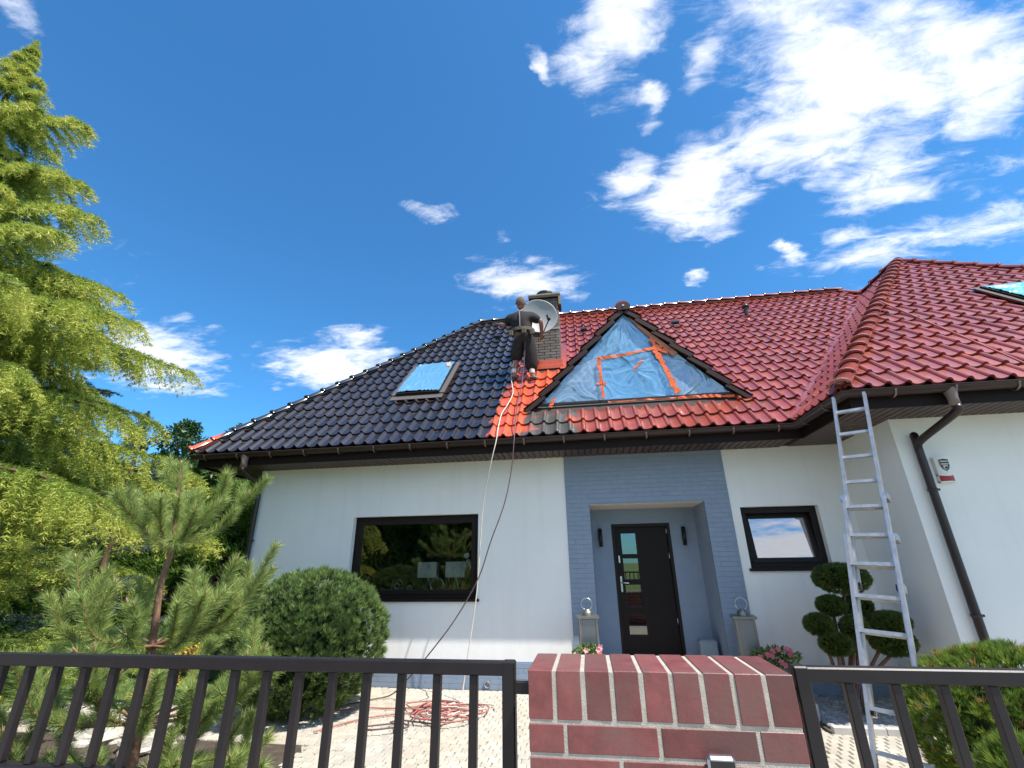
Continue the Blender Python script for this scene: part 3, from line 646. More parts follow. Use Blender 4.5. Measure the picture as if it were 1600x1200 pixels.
tile_plane(Bv, (0, -1, 0), (1, 0, TS), [Bv, wc, wr, wb, Cv])
tl = Vector(Ev)-Vector((X0, YR, ZE)); tile_plane((X0, YBk, ZE), (0, -1, 0), (tl.x, 0, tl.z), [(X0, YBk, ZE), A_, Ev])
emit('roof_tile', roof, tiles, m_tile)
# flashings
mb = MB()
# ridge and hip caps
def cap_mesh(L=.40, r=.105):
    mb = MB(); seg = 8; rings = [(0, r*1.13, .012), (.035, r*1.13, .012), (.045, r*1.0, 0), (L, r*.9, -.012)]
    vs = []
    for (yy, rr, dz) in rings:
        for k in range(seg+1):
            t = math.pi*k/seg; vs.append((rr*math.cos(t), yy, rr*.72*math.sin(t)+dz))
    n = seg+1; mb.add(vs, [(i*n+k, i*n+k+1, (i+1)*n+k+1, (i+1)*n+k)[::-1] for i in range(3) for k in range(seg)], True)
    mb.add([(rr*math.cos(math.pi*k/seg), 0, r*.72*1.13*math.sin(math.pi*k/seg)+.012) for rr in (r*1.13,) for k in range(n)]+[(r*math.cos(math.pi*k/seg), .0, r*.62*math.sin(math.pi*k/seg)) for k in range(n)], [(k, k+1, n+k+1, n+k) for k in range(seg)])
    me = bpy.data.meshes.new('ridge_tile'); me.from_pydata(mb.v, [], mb.f); me.polygons.foreach_set('use_smooth', mb.sm); me.materials.append(m_cap); return me
capm = cap_mesh(); caps = []
def cap_line(a, b, pitch=.355, sc_=1.0, lift=.02):
    a = Vector(a); b = Vector(b)
    if b.z-a.z > .5: a = a-(b-a).normalized()*.07
    d = b-a; L = d.length; d.normalize(); n = max(1, int(L/pitch)); p = L/n
    x_ = d.cross(Vector((0, 0, 1))).normalized(); z_ = x_.cross(d)
    for i in range(n):
        m = Matrix((x_, d, z_)).transposed().to_4x4(); m.translation = a+d*(i*p)+z_*lift
        caps.append((capm, m @ Matrix.Diagonal((sc_, p/.355, sc_, 1))))
cap_line(A_, Ev, sc_=.95, lift=.02); cap_line(Ev, Dv, sc_=.95); cap_line(wc, wr, .33, 1.05, .0); cap_line(wd, wr, .33, 1.05, -.01); cap_line(Cv, Dv, .33, 1.0, -.02); cap_line(wb, wr, .33, 1.2, -.01)
cap_line((XH+4.5, YBk, ZE), Dv); cap_line((X0, YBk, ZE), Ev)
emit('ridge_tile', roof, caps, m_tile)
for a_, b_ in ((A_, Ev), (Ev, Dv), (wc, wr), (wd, wr), (Cv, Dv), (wb, wr)):
    q = MB(); a2, b2 = Vector(a_), Vector(b_); q.tube([a2+Vector((0, 0, -.01)), b2+Vector((0, 0, -.01))], .055, 6); q.build('ridge_batten', m_cap, roof)
# valley gutter sheet
mb = MB(); va = Vector(Bv)+Vector((0, 0, -.02)); vb = Vector(Cv)+Vector((0, 0, -.02))
mb.add([va+Vector((-.12, 0, .0)), va+Vector((0, -.12, 0)), vb+Vector((0, -.12, 0)), vb+Vector((-.12, 0, 0))], [(0, 1, 2, 3)]); mb.build('valley_flashing', m_tile, roof)
# vent tiles and the vent pipe
def on_main(x, y, h=0): 
    n = Vector((0, -TS, 1)).normalized(); return Vector((x, y, ZE+(y-YE)*TS))+n*h
SB = Matrix((Vector((1, 0, 0)), Vector((0, 1, TS)).normalized(), Vector((0, -TS, 1)).normalized())).transposed().to_4x4()
for (x, y) in ((2.44, 2.65), (.27, 2.69), (-1.9, 2.7), (9.0-2.2, 2.6)):
    if x < 4:
        q = MB(); m_ = SB.copy(); m_.translation = on_main(x, y, .06); q.obox(m_, .15, .14, .07); q.build('vent_tile', m_black, roof)
vp = on_main(4.17, 2.84); q = MB(); q.tube([vp+Vector((0, 0, -.05)), vp+Vector((0, 0, .20))], .05, 14); q.lathe(vp+Vector((0, 0, .20)), [(.055, 0), (.085, .0), (.085, .05), (.03, .09), (0, .09)], 14); q.build('vent_pipe', pmat('vent_red', (.05, .02, .02), .4), roof)
# lightning cable over the wing slope
nW = Vector((0, -TS, 1)).normalized()
def on_wing(x, y, h=.05): return Vector((x, y, ZE+(y-YW)*TS))+nW*h
q = MB(); q.tube(spline([on_wing(5.19, -.02, .07), on_wing(5.12, -.7, .05), on_wing(5.03, -1.4, .055), on_wing(4.98, -2.0, .05)][:1] + [on_wing(5.22, -.4, .05), on_wing(5.18, -1.1, .05), on_wing(5.05, -1.9, .05)], 6), .009, 6)

# skylights
def skylight(Mx, wd_, ht, label_parent):
    q = MB(); fr = .07; H = .09
    def bx(u0, u1, v0, v1, h0, h1):
        m = Mx @ Matrix.Translation(((u0+u1)/2, (v0+v1)/2, (h0+h1)/2)); q.obox(m, u1-u0, v1-v0, h1-h0)
    bx(0, wd_, 0, fr, -.05, H); bx(0, wd_, ht-fr, ht, -.05, H); bx(0, fr, fr, ht-fr, -.05, H); bx(wd_-fr, wd_, fr, ht-fr, -.05, H)
    s = q.build('skylight', m_frame, label_parent)
    q = MB(); m = Mx @ Matrix.Translation((wd_/2, ht/2, H-.03)); q.obox(m, wd_-2*fr, ht-2*fr, .01); q.build('pane', m_glass, s)
    q = MB(); m = Mx @ Matrix.Translation((wd_/2, -.08, .03)); q.obox(m, wd_+.16, .18, .012); m = Mx @ Matrix.Translation((wd_/2, ht+.05, .035)); q.obox(m, wd_+.16, .12, .012)
    for uu in (-.045, wd_+.045): m = Mx @ Matrix.Translation((uu, ht/2, .045)); q.obox(m, .09, ht, .03)
    q.build('flashing', pmat('lead_flashing', (.15, .13, .12), .4, .3) if wd_ < .89 else m_brown, s)
    return s
Ms = SB.copy(); Ms.translation = on_main(-3.51, .45); skylight(Ms, .885, 1.50, roof)
Mw = SB.copy(); Mw.translation = on_wing(6.82, -.62, 0); skylight(Mw, .9, 1.22, roof)

# ---------------- dormer
YD = -.05
dm = MB(); ax, az = DA
ybk = YE+(az-ZE)/TS
zb = on_main(0, YD).z
# roof slopes
for sgn in (-1, 1):
    f0 = Vector((ax, -.17, az)); e0 = Vector((ax+sgn*DH, -.17, az-1.87)); e1y = YE+(e0.z-ZE)/TS
    b0 = Vector((ax, ybk+.1, az)); e1 = Vector((e0.x, e1y, e0.z))
    th = Vector((0, 0, -.07))
    dm.add([f0, e0, e1, b0, f0+th, e0+th, e1+th, b0+th], [(0, 3, 2, 1), (4, 5, 6, 7), (0, 1, 5, 4), (1, 2, 6, 5)] if sgn > 0 else [(0, 1, 2, 3), (4, 7, 6, 5), (0, 4, 5, 1), (1, 5, 6, 2)])
dormer = dm.build('dormer', m_brown, house)
q = MB(); q.add([(ax-DH+.12, YD, az-1.87), (ax+DH-.12, YD, az-1.87), (ax, YD, az-.12)], [(0, 1, 2)]); q.build('gable_wall', m_render, dormer)
# tiles on the dormer slopes
dts = tiles; tiles = []
sl_ = 1.87/DH
for sgn in (-1, 1):
    ed = Vector((ax+sgn*DH, -.15, az-1.87)); tp = Vector((ax, -.15, az)); bk = Vector((ax, ybk, az))
    if sgn > 0: tile_plane(ed, (0, 1, 0), (-sgn, 0, sl_), [ed, tp, bk])
    else: tile_plane(ed+Vector((0, 0, 0)), (0, -1, 0), (1, 0, sl_), [ed, tp, bk])
emit('roof_tile', dormer, tiles, m_tile)
# verge tiles along both rakes (dark brown, stepped)
vt = pmat('verge_tile_glaze', (.034, .016, .013), .5, spec=.3, var=(6, .15), rand=.12)
for sgn in (-1, 1):
    L = math.hypot(DH, 1.87); n = 7; d = Vector((sgn*DH, 0, -1.87))/L; nn_ = Vector((sgn*1.87, 0, DH))/L
    for i in range(n):
        a = Vector((ax, -.185, az)) + d*(L*i/n-.02 if i else .06); b = Vector((ax, -.185, az)) + d*(L*(i+1)/n+.015)
        a = a - nn_*.035*(1)+nn_*(.0); q = MB(); off = .006*(i % 2)
        lift = .02
        P0 = [a+nn_*.0, b+nn_*(lift), b+nn_*(lift-.072), a-nn_*.074]
        vs = [p+Vector((0, -.012-off, 0)) for p in P0]+[p+Vector((0, .03-off, 0)) for p in P0]
        q.add(vs, [(0, 1, 2, 3), (7, 6, 5, 4), (0, 4, 5, 1), (2, 6, 7, 3), (1, 5, 6, 2), (0, 3, 7, 4)])
        q.add([P0[0]+nn_*.012+Vector((0, -.02, 0)), P0[1]+nn_*.03+Vector((0, -.02, 0)), P0[1]+nn_*.03+Vector((0, .16, 0)), P0[0]+nn_*.012+Vector((0, .16, 0))], [(0, 1, 2, 3)])
        q.build('verge_tile', vt, dormer)
q = MB(); rc = [(.125*math.cos(t), .10*math.sin(t)) for t in np.linspace(0, math.pi, 11)]+[(-.10, -.05), (.10, -.05)]
q.add([(ax+a, -.215, az-.05+b) for a, b in rc]+[(ax+a, -.09, az-.05+b) for a, b in rc], [tuple(range(13))[::-1]]+[(i, (i+1) % 13, (i+1) % 13+13, i+13) for i in range(13)]); q.build('ridge_end_cap', vt, dormer)
q = MB(); q.tube([(ax, -.215, az-.02), (ax, -.225, az-.02)], .02, 8); q.build('cap_screw', m_steel, dormer)
caps = []; cap_line((ax, -.12, az), (ax, ybk+.1, az), .36, 1.1, .03); emit('ridge_tile', dormer, caps, m_tile)
q = MB(); q.box(ax-DH+.1, ax+DH-.1, -.12, .0, zb-.03, zb+.005); q.build('sill_flashing', m_brown, dormer)
# bare board under the right verge
dR = Vector((DH, 0, -1.87)).normalized(); nR = Vector((1.87, 0, DH)).normalized(); tp = Vector((ax, -.145, az))
q = MB(); p = [tp+dR*.22-nR*.10, tp+dR*1.28-nR*.10, tp+dR*1.26-nR*.2, tp+dR*.45-nR*.15]; q.add([v for v in p]+[v+Vector((0, .03, 0)) for v in p], [(0, 1, 2, 3), (0, 4, 5, 1), (3, 2, 6, 7)]); q.build('barge_board', m_wood, dormer)
# window frame behind the film
window(dormer, (.44, 1.44, zb+.05, 5.02), YD-.01, .07, sill=False)

# ---------------- masking film
def filmmat():
    m, t, b = newmat('masking_film'); b.inputs['Roughness'].default_value = .12; b.inputs['Specular IOR Level'].default_value = .9; b.inputs['Metallic'].default_value = .2
    b.inputs['Coat Weight'].default_value = .7; b.inputs['Coat Roughness'].default_value = .12
    at = t.nodes.new('ShaderNodeAttribute'); at.attribute_name = 'tint'; cr_ = t.nodes.new('ShaderNodeValToRGB'); e = cr_.color_ramp.elements
    e[0].position = 0; e[0].color = (.27, .33, .41, 1); e[1].position = 1; e[1].color = (.15, .37, .58, 1)
    t.links.new(at.outputs['Fac'], cr_.inputs[0]); t.links.new(cr_.outputs[0], b.inputs['Base Color']); return m
m_film = filmmat()
def folds(x, z, anchors):
    W_ = 0; H_ = 0
    for (ax_, az_, k, amp, fall) in anchors:
        dx, dz = x-ax_, z-az_; r = np.hypot(dx, dz)+1e-4; th = np.arctan2(dz, dx); ph = ax_*7.3+az_*3.1
        th2 = th+.10*np.sin(r*6+ph)+.05*np.sin(r*15+2*ph)
        f = (1-np.abs(np.sin(th2*k*.62+ph)))**1.6 + .65*(1-np.abs(np.sin(th2*k*1.23+1.7*ph+.8*np.sin(th*3))))**2.2 + .35*(1-np.abs(np.sin(th2*k*2.3+2.9*ph)))**2.5
        f = f*(.55+.45*np.sin(th*2.3+ph))*np.minimum(1, r/.25)*np.exp(-r*.35)
        w_ = np.exp(-r/.24)*amp/.02; W_ = W_+w_; H_ = H_+w_*f
    return .030*H_/W_
def film_grid(name, parent, x0, x1, z0, z1, step, inside, mapf, anchors, win=None, mats=None, amp2=.0012, tintf=None):
    nx = int((x1-x0)/step)+1; nz_ = int((z1-z0)/step)+1
    X_, Z_ = np.meshgrid(np.linspace(x0, x1, nx), np.linspace(z0, z1, nz_))
    H = folds(X_, Z_, anchors)+.010*np.sin(X_*5+Z_*3)+amp2*np.sin(X_*31+4*np.sin(Z_*9))*np.sin(Z_*23+3*np.sin(X_*11))
    V_ = [tuple(mapf(a, b, h)) for a, b, h in zip(X_.ravel(), Z_.ravel(), H.ravel())]
    F_ = []
    for j in range(nz_-1):
        for i in range(nx-1):
            if inside((X_[j, i]+X_[j, i+1])/2, (Z_[j, i]+Z_[j+1, i])/2): F_.append((j*nx+i, j*nx+i+1, (j+1)*nx+i+1, (j+1)*nx+i))
    me = bpy.data.meshes.new(name); me.from_pydata(V_, [], F_); me.polygons.foreach_set('use_smooth', [True]*len(F_))
    T = tintf(X_, Z_) if tintf else np.ones_like(X_)
    a = me.attributes.new('tint', 'FLOAT', 'POINT'); a.data.foreach_set('value', T.ravel().astype(np.float32)); me.update()
    return link(name, me, parent, mats or m_film)
film = empty('masking_film', (ax, -.1, zb), 'blue plastic masking film stretched over the triangular dormer gable with orange tape', 'plastic film')
def inD(x, z): return z > zb+.005 and abs(x-ax) < (az-.10-z)/sl_ - .04
def tintD(X_, Z_):
    inw = (X_ > .44) & (X_ < 1.46+(5.04-Z_)*.2) & (Z_ < 5.0); topz = (Z_ > 5.0)
    return np.where(inw, .95, np.where(topz, .8, .38))
film_grid('film_sheet', film, ax-DH, ax+DH, zb, az-.06, .0125, inD, lambda a, b, h: (a, -.10-h, b),
    [(.44, 5.0, 9, .020, .7), (1.46, 5.04, 9, .020, .6), (.38, 4.2, 8, .020, .6), (1.62, 4.15, 9, .026, .7), (ax, 5.75, 14, .026, .9), (-.6, 4.2, 12, .014, .5), (2.45, 4.15, 10, .026, .6), (1.0, 4.75, 5, .018, .5), (.35, 4.6, 9, .016, .4), (1.9, 4.8, 9, .022, .5)], tintf=tintD)
def tape(parent, pts, wd_, n=14, jit=.012, y=-.128):
    P_ = spline(pts, n//max(1, len(pts)-1)+1); vs = []; 
    for i, p in enumerate(P_):
        d = (P_[min(i+1, len(P_)-1)]-P_[max(i-1, 0)]).normalized(); s_ = Vector((-d.z, 0, d.x)); w_ = wd_*.38*(1+random.uniform(-.25, .35))
        o = Vector((0, random.uniform(-.006, .004), 0)); vs += [p+s_*w_+o+s_*random.uniform(-jit, jit), p-s_*w_+o*-1]
    q = MB(); q.add(vs, [(2*i, 2*i+1, 2*i+3, 2*i+2) for i in range(len(P_)-1)]); q.build('masking_tape', m_orange, parent)
yt = -.150
tape(film, [(.43, yt, zb+.03), (.42, yt, 4.6), (.41, yt, 5.0)], .065); tape(film, [(.40, yt-.004, 4.98), (.9, yt-.004, 5.02), (1.50, yt-.004, 5.13)], .06, 18)
tape(film, [(1.36, yt-.002, 5.10), (1.50, yt-.002, 4.7), (1.63, yt-.002, zb+.03)], .11, 24, .03); tape(film, [(1.30, yt-.006, 5.28), (1.46, yt-.006, 5.06), (1.58, yt-.006, 5.0)], .07, 10, .03)
tape(film, [(1.62, yt, 4.17), (2.1, yt, 4.165), (2.5, yt, 4.14)], .05, 16); tape(film, [(.5, yt-.02, 4.165), (1.1, yt-.02, 4.165), (1.6, yt-.02, 4.165)], .022, 12, .004)
tape(film, [(.34, yt-.005, 4.50), (.42, yt-.005, 4.52), (.50, yt-.005, 4.49)], .05, 6); tape(film, [(-.46, yt, 4.14), (-.43, yt, 4.22), (-.40, yt, 4.30)], .06, 5)
tape(film, [(.98, yt-.002, 4.72), (1.05, yt-.002, 4.80), (1.16, yt-.002, 4.9)], .035, 6)
f2 = empty('masking_film', Ms.translation, 'crinkled blue masking film taped over the skylight in the black roof slope', 'plastic film')
fb = film_grid('film_sheet', f2, .02, .87, .05, 1.49, .0135, lambda a, b: True, lambda a, b, h: Ms @ Vector((a, b, .10+h)), [(0, 0, 16, .02, .6), (.8, 1.4, 17, .02, .6), (.1, 1.2, 14, .018, .5), (.7, .3, 18, .02, .5), (.4, .7, 13, .02, .5)], mats=pmat('pale_blue_film', (.11, .28, .44), .2, spec=.9, coat=.6))
q = MB(); m = Ms @ Matrix.Translation((.78, 1.30, .128)) @ Matrix.Rotation(.3, 4, 'Z'); q.obox(m, .09, .22, .004); q.build('masking_tape', pmat('faded_orange_tape', (.7, .32, .16), .6), f2)
f3 = empty('masking_film', Mw.translation, 'bright turquoise masking film over the skylight in the right red roof slope', 'plastic film')
film_grid('film_sheet', f3, .02, .88, .02, 1.2, .0135, lambda a, b: True, lambda a, b, h: Mw @ Vector((a, b, .10+h)), [(0, 1.2, 17, .018, .6), (.8, .1, 17, .018, .6), (.5, .7, 13, .016, .5)], mats=pmat('turquoise_film', (.07, .40, .42), .25, spec=.9, coat=.6), tintf=None)

# ---------------- chimney
CX0, CX1, CY0, CY1 = -.868, -.285, 1.2, 1.75; CZ0, CZ1 = 5.45, 7.12
core = MB(); core.box(CX0+.012, CX1-.012, CY0+.012, CY1-.012, CZ0-.2, CZ1); chim = core.build('chimney', pmat('chimney_mortar', (.10, .09, .085), .9), house)
it = []; rows = 23; ch = (CZ1-5.62)/rows; cbm = {}
def cb(sx_, sy_, m_):
    k = (round(sx_, 3), round(sy_, 3), m_.name)
    if k not in cbm: cbm[k] = box_mesh('brick', k[0], k[1], ch-.01, m_, .003)
    return cbm[k]
for r in range(rows):
    z = 5.62+ch*(r+.5); band = r in (5+6, 17); pr = .010 if band else 0; m_ = m_chband if band else m_chbrick
    if r >= rows-4: # soldier-like head course
        n = 10
        for k in range(n):
            wd_ = (CX1-CX0)/n; it.append((cb(wd_-.012, .06, m_), Matrix.Translation((CX0+wd_*(k+.5), CY0+.027-pr, z))))
        continue
    off = (r % 2)*.12
    x = CX0-off
    while x < CX1:
        a, b = max(x, CX0-pr), min(x+.24, CX1+pr)
        if b-a > .02: it.append((cb(b-a-.008, .06, m_), Matrix.Translation(((a+b)/2, CY0+.025-pr, z))))
        x += .248
    for xs_ in (CX0+.025-pr, CX1-.025+pr):
        y = CY0+.06-off*.5
        while y < CY1:
            a, b = max(y, CY0+.058), min(y+.24, CY1)
            if b-a > .02: it.append((cb(.06, b-a-.008, m_), Matrix.Translation((xs_, (a+b)/2, z))))
            y += .248
emit('brick', chim, it, None)
q = MB(); q.box(CX0-.055, CX1+.06, CY0-.07, CY1+.07, CZ1, CZ1+.045, .006); q.build('cap_slab', pmat('cap_rim', (.03, .022, .02), .6), chim)
q = MB(); q.box(CX0-.06, CX1+.065, CY0-.075, CY1+.075, CZ1+.047, CZ1+.10, .012); q.box(CX1+.02, CX1+.07, CY0-.08, CY0-.03, CZ1-.20, CZ1+.0); q.build('cap_mortar', m_chcap, chim)
q = MB(); cx, cyy = (CX0+CX1)/2, (CY0+CY1)/2; q.lathe((cx, cyy, CZ1+.1), [(.12, 0), (.12, .10)], 18); q.lathe((cx, cyy, CZ1+.14), [(.23, 0), (.23, .02), (.18, .06), (.23, .09), (.2, .14), (.0, .19)], 22); q.build('chimney_pot', m_black, chim)
q = MB(); q.box(CX0-.03, CX1+.03, CY0-.03, CY1, CZ0-.05, 5.625, .006); q.box(CX0-.05, CX1+.05, CY0-.09, CY0-.02, 5.40, 5.49, .006); q.box(CX0-.045, CX0-.0, CY0-.02, CY1, 5.4, 5.9);  q.build('flashing', m_tile, chim)

q = MB()
for x0_, x1_ in ((CX1-.02, CX1+.17), (CX0-.17, CX0+.02)):
    q.add([on_main(x0_, 1.05, .015), on_main(x1_, 1.05, .015), on_main(x1_, 2.05, .015), on_main(x0_, 2.05, .015)], [(0, 1, 2, 3)])
q.build('side_flashing', m_tile, chim)
# ------------------------------------------------------------------ things on the house
# satellite dish
dish = empty('satellite_dish', (-.7, 1.18, 6.4), 'round grey satellite dish on the chimney beside the roof painter', 'satellite dish')
dn_ = Vector((.22, -.95, .02)).normalized(); dxv = Vector((0, 0, 1)).cross(dn_).normalized(); dyv = dn_.cross(dxv)
DM = Matrix((dxv, dyv, dn_)).transposed().to_4x4(); DM.translation = Vector((-.70, .93, 6.50))
rr = .385; q = MB(); q.lathe((0, 0, 0), [(0, 0)]+[(rr*k/10, .09*(k/10)**2) for k in range(1, 11)]+[(rr+.012, .094), (rr+.010, .08), (rr*.7, .03), (0, -.014)], 36)
q.v = [tuple(DM @ Vector(v)) for v in q.v]; q.build('reflector', pmat('dish_paint', (.25, .26, .27), .5), dish)
q = MB(); q.tube([DM @ Vector((.08, -rr*.98, .05)), DM @ Vector((.17, -.22, .34))], .013, 8); q.build('feed_arm', m_black, dish)
q = MB(); q.tube([DM @ Vector((.16, -.24, .36)), DM @ Vector((.15, -.12, .30))], .036, 12); q.build('receiver', m_black, dish)
q = MB(); q.tube([DM @ Vector((0, 0, -.01)), DM @ Vector((0, 0, -.12)), Vector((-.69, 1.19, 6.45))], .022, 8); q.box(-.75, -.63, 1.165, 1.185, 6.3, 6.55); q.build('bracket', m_steel, dish)

# alarm siren box with shield emblem
al = empty('alarm_siren', (4.24, -1.32, 2.65), 'white and red alarm siren box on the wing wall beside the downpipe', 'alarm')
def arc_front(mb, x0, x1, z0, z1, y0, dep, n=8, bot=0.0):
    vs = []
    for zi, z in enumerate((z0, z1)):
        for k in range(n+1):
            t = k/n; x = x0+(x1-x0)*t; d = dep*(1-.35*(2*t-1)**2); vs.append((x, y0-d, z - (bot*math.sin(math.pi*t) if zi == 0 else 0)))
    k2 = n+1; mb.add(vs, [(k, k+1, k2+k+1, k2+k) for k in range(n)])
    mb.add([vs[k] for k in range(k2)]+[(x1, y0, z0), (x0, y0, z0)], [tuple(range(k2+2))[::-1]]); mb.add([vs[k2+k] for k in range(k2)]+[(x1, y0, z1), (x0, y0, z1)], [tuple(range(k2+2))])
    mb.add([vs[0], vs[k2], (x0, y0, z1), (x0, y0, z0)], [(0, 1, 2, 3)]); mb.add([vs[n], vs[k2+n], (x1, y0, z1), (x1, y0, z0)], [(3, 2, 1, 0)])
q = MB(); arc_front(q, 4.165, 4.325, 2.585, 2.80, -1.322, .075, bot=.012); arc_front(q, 4.165, 4.325, 2.502, 2.515, -1.322, .07); q.box(4.165, 4.325, -1.36, -1.322, 2.50, 2.60); q.build('housing', m_white, al)
q = MB(); arc_front(q, 4.172, 4.318, 2.515, 2.584, -1.322, .07); q.build('flasher', m_redp, al)
def shield(mb, cx, cz, w_, h_, y):
    pts = [(-.5, .5), (0, .56), (.5, .5), (.5, 0), (.36, -.3), (0, -.55), (-.36, -.3), (-.5, 0)]
    mb.add([(cx+a*w_, y, cz+b*h_) for a, b in pts], [tuple(range(8))[::-1]])
q = MB(); shield(q, 4.247, 2.70, .098, .135, -1.3985); q.build('shield_emblem', pmat('emblem_dark', (.03, .028, .026), .5), al)
q = MB(); q.box(4.206, 4.288, -1.4005, -1.399, 2.738, 2.752); q.box(4.206, 4.288, -1.4005, -1.399, 2.706, 2.720); shield(q, 4.247, 2.672, .05, .05, -1.400); q.build('emblem_bar', pmat('emblem_light', (.55, .5, .42), .5), al)
q = MB(); shield(q, 4.252, 2.668, .028, .026, -1.4012); q.build('emblem_dot', m_frame, al)

# wall lamps
for (x, lb) in ((.22, 'slim black cylinder wall lamp left of the front door'), (1.575, 'slim black cylinder wall lamp right of the front door')):
    wl = empty('wall_lamp', (x, .8, 2.06), lb, 'wall lamp', 'wall lamps beside the front door')
    q = MB(); q.lathe((x, .72, 1.92), [(0, .005), (.028, .005), (.032, 0), (.032, .29), (.028, .285), (0, .285)], 16); q.build('lamp_body', m_black, wl)
    q = MB(); q.box(x-.02, x+.02, .745, .8, 2.0, 2.12); q.build('wall_bracket', m_black, wl)
bx = MB(); bx.box(1.50, 1.74, .30, .52, .17, .60, .01); bx.box(1.52, 1.72, .32, .50, .60, .612); tag(bx.build('planter_box', pmat('planter_grey', (.24, .29, .33), .7, var=(8, .1))), 'pale grey square planter box at the right of the front door', 'planter')

# interior things seen through the big window
tbl = MB(); tbl.box(-3.5, -1.9, .5, .9, 1.0, 1.03); [tbl.box(x, x+.04, y, y+.04, .9, 1.0) for x in (-3.48, -1.96) for y in (.52, .84)]
tag(tbl.build('sideboard', pmat('dark_wood', (.03, .02, .015), .5)), 'dark sideboard inside the house just behind the large window', 'sideboard')
for i, x in enumerate((-2.78, -2.28)):
    lm = empty('table_lamp', (x, .75, 1.03), ('left' if i == 0 else 'right')+' table lamp with white rectangular shade behind the large window', 'table lamp', 'table lamps behind the large window')
    q = MB(); q.box(x-.17, x+.17, .67, .83, 1.47, 1.72); q.build('lamp_shade', pmat('lamp_shade_white', (.9, .92, .9), .8), lm)
    q = MB(); q.tube([(x-.12, .75, 1.03), (x, .75, 1.47)], .008, 6); q.tube([(x+.12, .75, 1.03), (x, .75, 1.47)], .008, 6); q.box(x-.13, x+.13, .70, .80, 1.03, 1.04); q.build('lamp_base', m_steel, lm)
q = MB(); R1 = Matrix.Rotation(R(90), 3, 'X')
def torus(mb, c, r, t, seg=24, M_=None):
    pts = [Vector(c)+(M_ or Matrix.Identity(3)) @ Vector((r*math.cos(a), r*math.sin(a), 0)) for a in np.linspace(0, 2*math.pi, seg+1)]; mb.tube(pts, t, 6, caps=False)
torus(q, (-2.52, .45, 1.36), .11, .017, M_=R1); q.tube([(-2.52, .45, 1.47), (-2.52, .45, 1.52)], .012, 6); q.box(-2.57, -2.47, .42, .48, 1.03, 1.25); tag(q.build('ring_ornament', m_steel), 'silver ring ornament between the two lamps behind the window', 'ornament')
q = MB(); [torus(q, (-3.22+dx, .45, 1.35+dz), r, .006, 16, R1) for dx, dz, r in ((0, 0, .1), (0, 0, .05), (.05, .05, .04), (-.05, .05, .04), (-.05, -.05, .04), (.05, -.05, .04), (.22, -.03, .045), (.22, -.03, .025))]; q.box(-3.27, -3.17, .43, .47, 1.03, 1.25); tag(q.build('wire_ornament', m_steel), 'round silver wire ornament left of the lamps behind the window', 'ornament')
for j, (x, z) in enumerate(((-2.02, 1.72), (-1.88, 1.58))):
    orc = empty('orchid', (x, .55, 1.03), 'white orchid in the window'+(' nearest the lamps' if j == 0 else ' at the right end'), 'orchid', 'orchids behind the large window')
    q = MB(); q.tube(spline([(x, .55, 1.1), (x+.02, .55, 1.4), (x-.03, .52, z+.06)], 5), .005, 5); q.lathe((x, .55, 1.03), [(.0, 0), (.05, 0), (.065, .12), (.0, .12)], 12); q.build('stem', pmat('orchid_green%d' % j, (.06, .12, .03), .6), orc)
    q = MB()
    for k in range(7):
        c = Vector((x+random.uniform(-.08, .08), .50+random.uniform(-.03, .03), z+random.uniform(-.09, .1)))
        for a in range(5):
            t = a*1.2566; e = c+Vector((math.cos(t), 0, math.sin(t)))*.036; s_ = Vector((-math.sin(t), 0, math.cos(t)))*.018; q.add([c, e-s_, e+(e-c)*.2, e+s_], [(0, 1, 2, 3)])
    q.build('flowers', pmat('orchid_white%d' % j, (.8, .8, .78), .7), orc)

# lanterns and flower pots on the porch
def lantern(x, y, label, rz):
    L_ = empty('lantern', (x, y, .17), label, 'lantern', 'metal lanterns flanking the entrance', rz)
    W = Matrix.Translation((x, y, .17)) @ Matrix.Rotation(rz, 4, 'Z'); 
    def bx2(q, *a):
        n0 = len(q.v); q.box(*a); q.v[n0:] = [tuple(W @ Vector(v)) for v in q.v[n0:]]
    m_l = pmat('lantern_metal', (.26, .25, .22), .4, .8)
    q = MB(); [bx2(q, sx_*.108-.012, sx_*.108+.012, sy_*.108-.012, sy_*.108+.012, .03, .80) for sx_ in (-1, 1) for sy_ in (-1, 1)]; q.build('post', m_l, L_)
    q = MB(); bx2(q, -.14, .14, -.14, .14, 0, .03); q.build('base', m_l, L_)
    q = MB(); bx2(q, -.145, .145, -.145, .145, .80, .83); q.lathe((x, y, 1.0), [(.07, 0), (.07, .05), (.045, .06), (.045, .075), (0, .08)], 14); q.build('lid', m_l, L_)
    q = MB(); torus(q, (x, y, 1.14), .075, .006, 20, Matrix.Rotation(R(90), 3, 'X')); q.build('ring_handle', m_steel, L_)
    for a in range(4):
        q = MB(); m = W @ Matrix.Rotation(a*math.pi/2, 4, 'Z') @ Matrix.Translation((0, -.108, .41)); q.obox(m, .192, .004, .76); q.build('glass', m_frost, L_)
    q = MB(); q.lathe((x, y, .20), [(0, 0), (.045, 0), (.045, .22), (0, .225)], 14); q.build('candle', pmat('candle_wax', (.7, .66, .55), .6), L_)
lantern(-.075, -.40, 'tall metal lantern with ring handle left of the entrance', .12)
lantern(1.96, -.40, 'tall metal lantern with ring handle right of the entrance', -.15)

